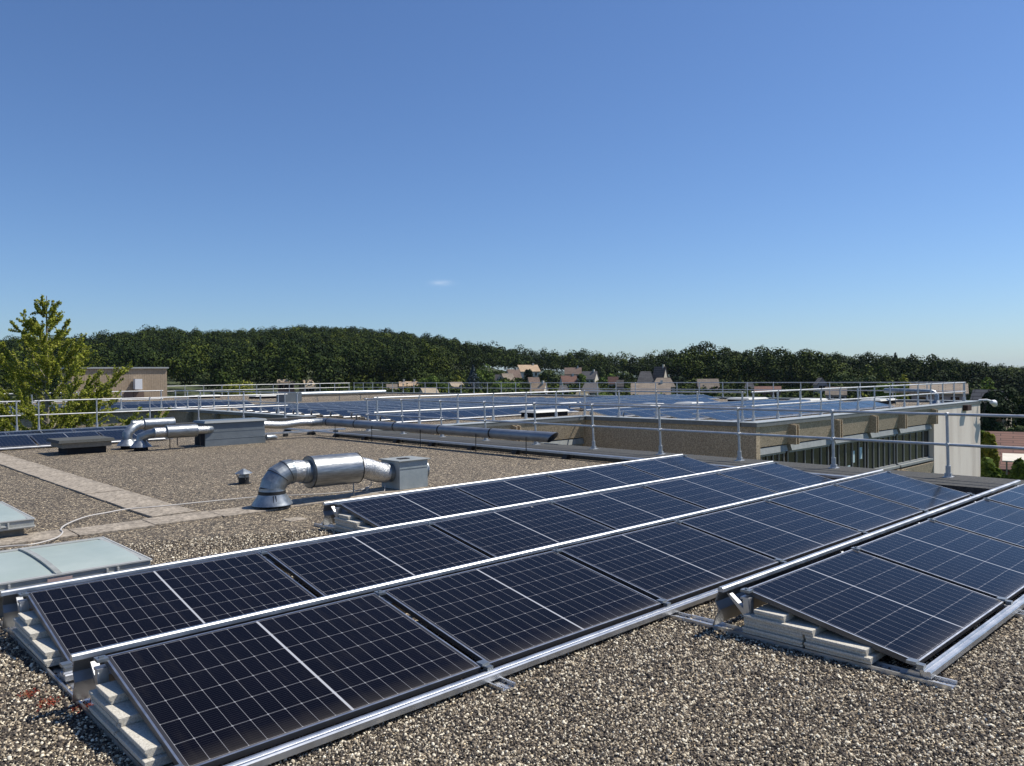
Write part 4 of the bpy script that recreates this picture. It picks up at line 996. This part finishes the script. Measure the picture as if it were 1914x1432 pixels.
# ------------------------------------------------------------------ loose pebbles close to the camera
g = np.random.default_rng(8)
def pebbles(name, dmin, dmax, dens, r0, r1, seed):
    g = np.random.default_rng(seed); lo = np.array([-.5, .6]); hi = np.array([12.9, 9.5]); n = int((hi-lo).prod()*dens)
    p = lo+g.uniform(size=(n, 2))*(hi-lo); D = np.hypot(p[:, 0], p[:, 1])
    d3 = np.stack([p[:, 0], p[:, 1], np.full(n, -HC)], 1)
    X = d3@np.array(cx); Y = d3@np.array(cy); Zf = d3@np.array(Fw)
    ok = (D > dmin) & (D < dmax) & (Zf > .3); xi = X/Zf*1462.85; yi = Y/Zf*1462.85
    ok &= (np.abs(xi) < 1010) & (yi > -780)
    for nm, k0, j, nn in ROWS:   # not under the middle of the panels
        u = U0+k0*PITU; v = V0+j*PIT
        ok &= ~((p[:, 0] > u+.45) & (p[:, 0] < u+nn*PITU-.2) & (p[:, 1] > v+.05) & (p[:, 1] < v+PIT-.12 if j in (0, 1) and nm != 'second' else p[:, 1] < v+DV))
    p = p[ok]; n = len(p); a = g.uniform(r0, r1, n)*g.choice([1, 1, 1, 1.5], n); bq = a*g.uniform(.6, .95, n); h = a*g.uniform(.45, .85, n); th = g.uniform(0, 2*np.pi, n)
    k = np.arange(6)*np.pi/3; ring = np.stack([np.cos(k), np.sin(k)], 1)
    loc = np.zeros((n, 13, 3)); loc[:, 0, 2] = 1
    jr = g.uniform(.85, 1.15, (n, 6, 1)); loc[:, 1:7, :2] = ring*.66*jr; loc[:, 1:7, 2] = .72; loc[:, 7:, :2] = ring*jr; loc[:, 7:, 2] = -.15
    loc *= np.stack([a, bq, h], 1)[:, None, :]
    tl = g.normal(size=(n, 2))*.3; loc[:, :, 2] += loc[:, :, 0]*tl[:, :1]+loc[:, :, 1]*tl[:, 1:]
    c, s = np.cos(th)[:, None], np.sin(th)[:, None]; x = loc[:, :, 0]*c-loc[:, :, 1]*s; y = loc[:, :, 0]*s+loc[:, :, 1]*c
    co = np.stack([x+p[:, :1], y+p[:, 1:], loc[:, :, 2]+g.uniform(-.001, .0125, (n, 1))], 2).reshape(-1, 3).astype(np.float32)
    tri = np.array([(0, 1+i, 1+(i+1) % 6) for i in range(6)]); qd = np.array([(1+i, 7+i, 7+(i+1) % 6, 1+(i+1) % 6) for i in range(6)])
    one = np.concatenate([tri.ravel(), qd.ravel()]); li = (one[None]+13*np.arange(n)[:, None]).ravel().astype(np.int32)
    ls1 = np.concatenate([np.arange(6)*3, 18+np.arange(6)*4]); lt1 = np.array([3]*6+[4]*6)
    me = bpy.data.meshes.new(name); me.vertices.add(13*n); me.vertices.foreach_set('co', co.ravel())
    me.loops.add(42*n); me.loops.foreach_set('vertex_index', li); me.polygons.add(12*n)
    me.polygons.foreach_set('loop_start', (ls1[None]+42*np.arange(n)[:, None]).ravel().astype(np.int32)); me.polygons.foreach_set('loop_total', np.tile(lt1, n).astype(np.int32))
    me.polygons.foreach_set('use_smooth', np.ones(12*n, bool))
    me.update(calc_edges=True); me.materials.append(M['pebble']); print(name, n)
    return tag(put(name, me), kind='stuff')
pebbles('pebbles', 0, 4.3, 10500, .0036, .0076, 1)
pebbles('pebbles', 4.3, 6.2, 6000, .0044, .0086, 2)
pebbles('pebbles', 6.2, 9.5, 2400, .0058, .0100, 3)
# red moss patches
P = []
for (u, v, s_, n_) in ((1.10, 4.93, .03, 160), (1.24, 4.74, .04, 300), (7.6, 1.95, .3, 500), (1.05, 5.15, .03, 120)):
    q = g.normal(size=(n_, 3))*s_; q[:, 2] = np.abs(g.normal(size=n_))*.008+.008; P.append(q+np.array([u, v, 0]))
P = np.concatenate(P); tag(leaf_object('moss', P, g.normal(size=P.shape)+np.array([0, 0, 1]), g.uniform(.006, .016, len(P)), M['moss'], seed=2), kind='stuff')

# ------------------------------------------------------------------ survey units to metres
keep = set()
for o in C.objects:
    if o.parent is None and (o.type in ('CAMERA', 'LIGHT') or o.name.split('.')[0] in ('pebbles', 'moss', 'concrete_block') or o.get('group') in ('solar panels close to the camera', 'mounting racks under the solar rows')): keep.add(o)
done = set()
for o in C.objects:
    r = o
    while r.parent: r = r.parent
    if r in keep: continue
    o.location = o.location*KU
    if o.data is not None and o.data.name not in done:
        done.add(o.data.name); o.data.transform(Matrix.Scale(KU, 4))

# ------------------------------------------------------------------ air
hz = MB().box((-9000, -9000, -60), (9000, 9000, 75)).build('haze', None)
hm = bpy.data.materials.new('air'); hm.use_nodes = True; t_ = hm.node_tree; t_.nodes.remove(t_.nodes['Principled BSDF'])
v_ = t_.nodes.new('ShaderNodeVolumePrincipled'); v_.inputs['Color'].default_value = (.72, .84, 1, 1); v_.inputs['Density'].default_value = .00004; v_.inputs['Anisotropy'].default_value = .1
t_.links.new(v_.outputs[0], t_.nodes['Material Output'].inputs['Volume']); hz.data.materials.clear(); hz.data.materials.append(hm)
tag(hz, kind='stuff')
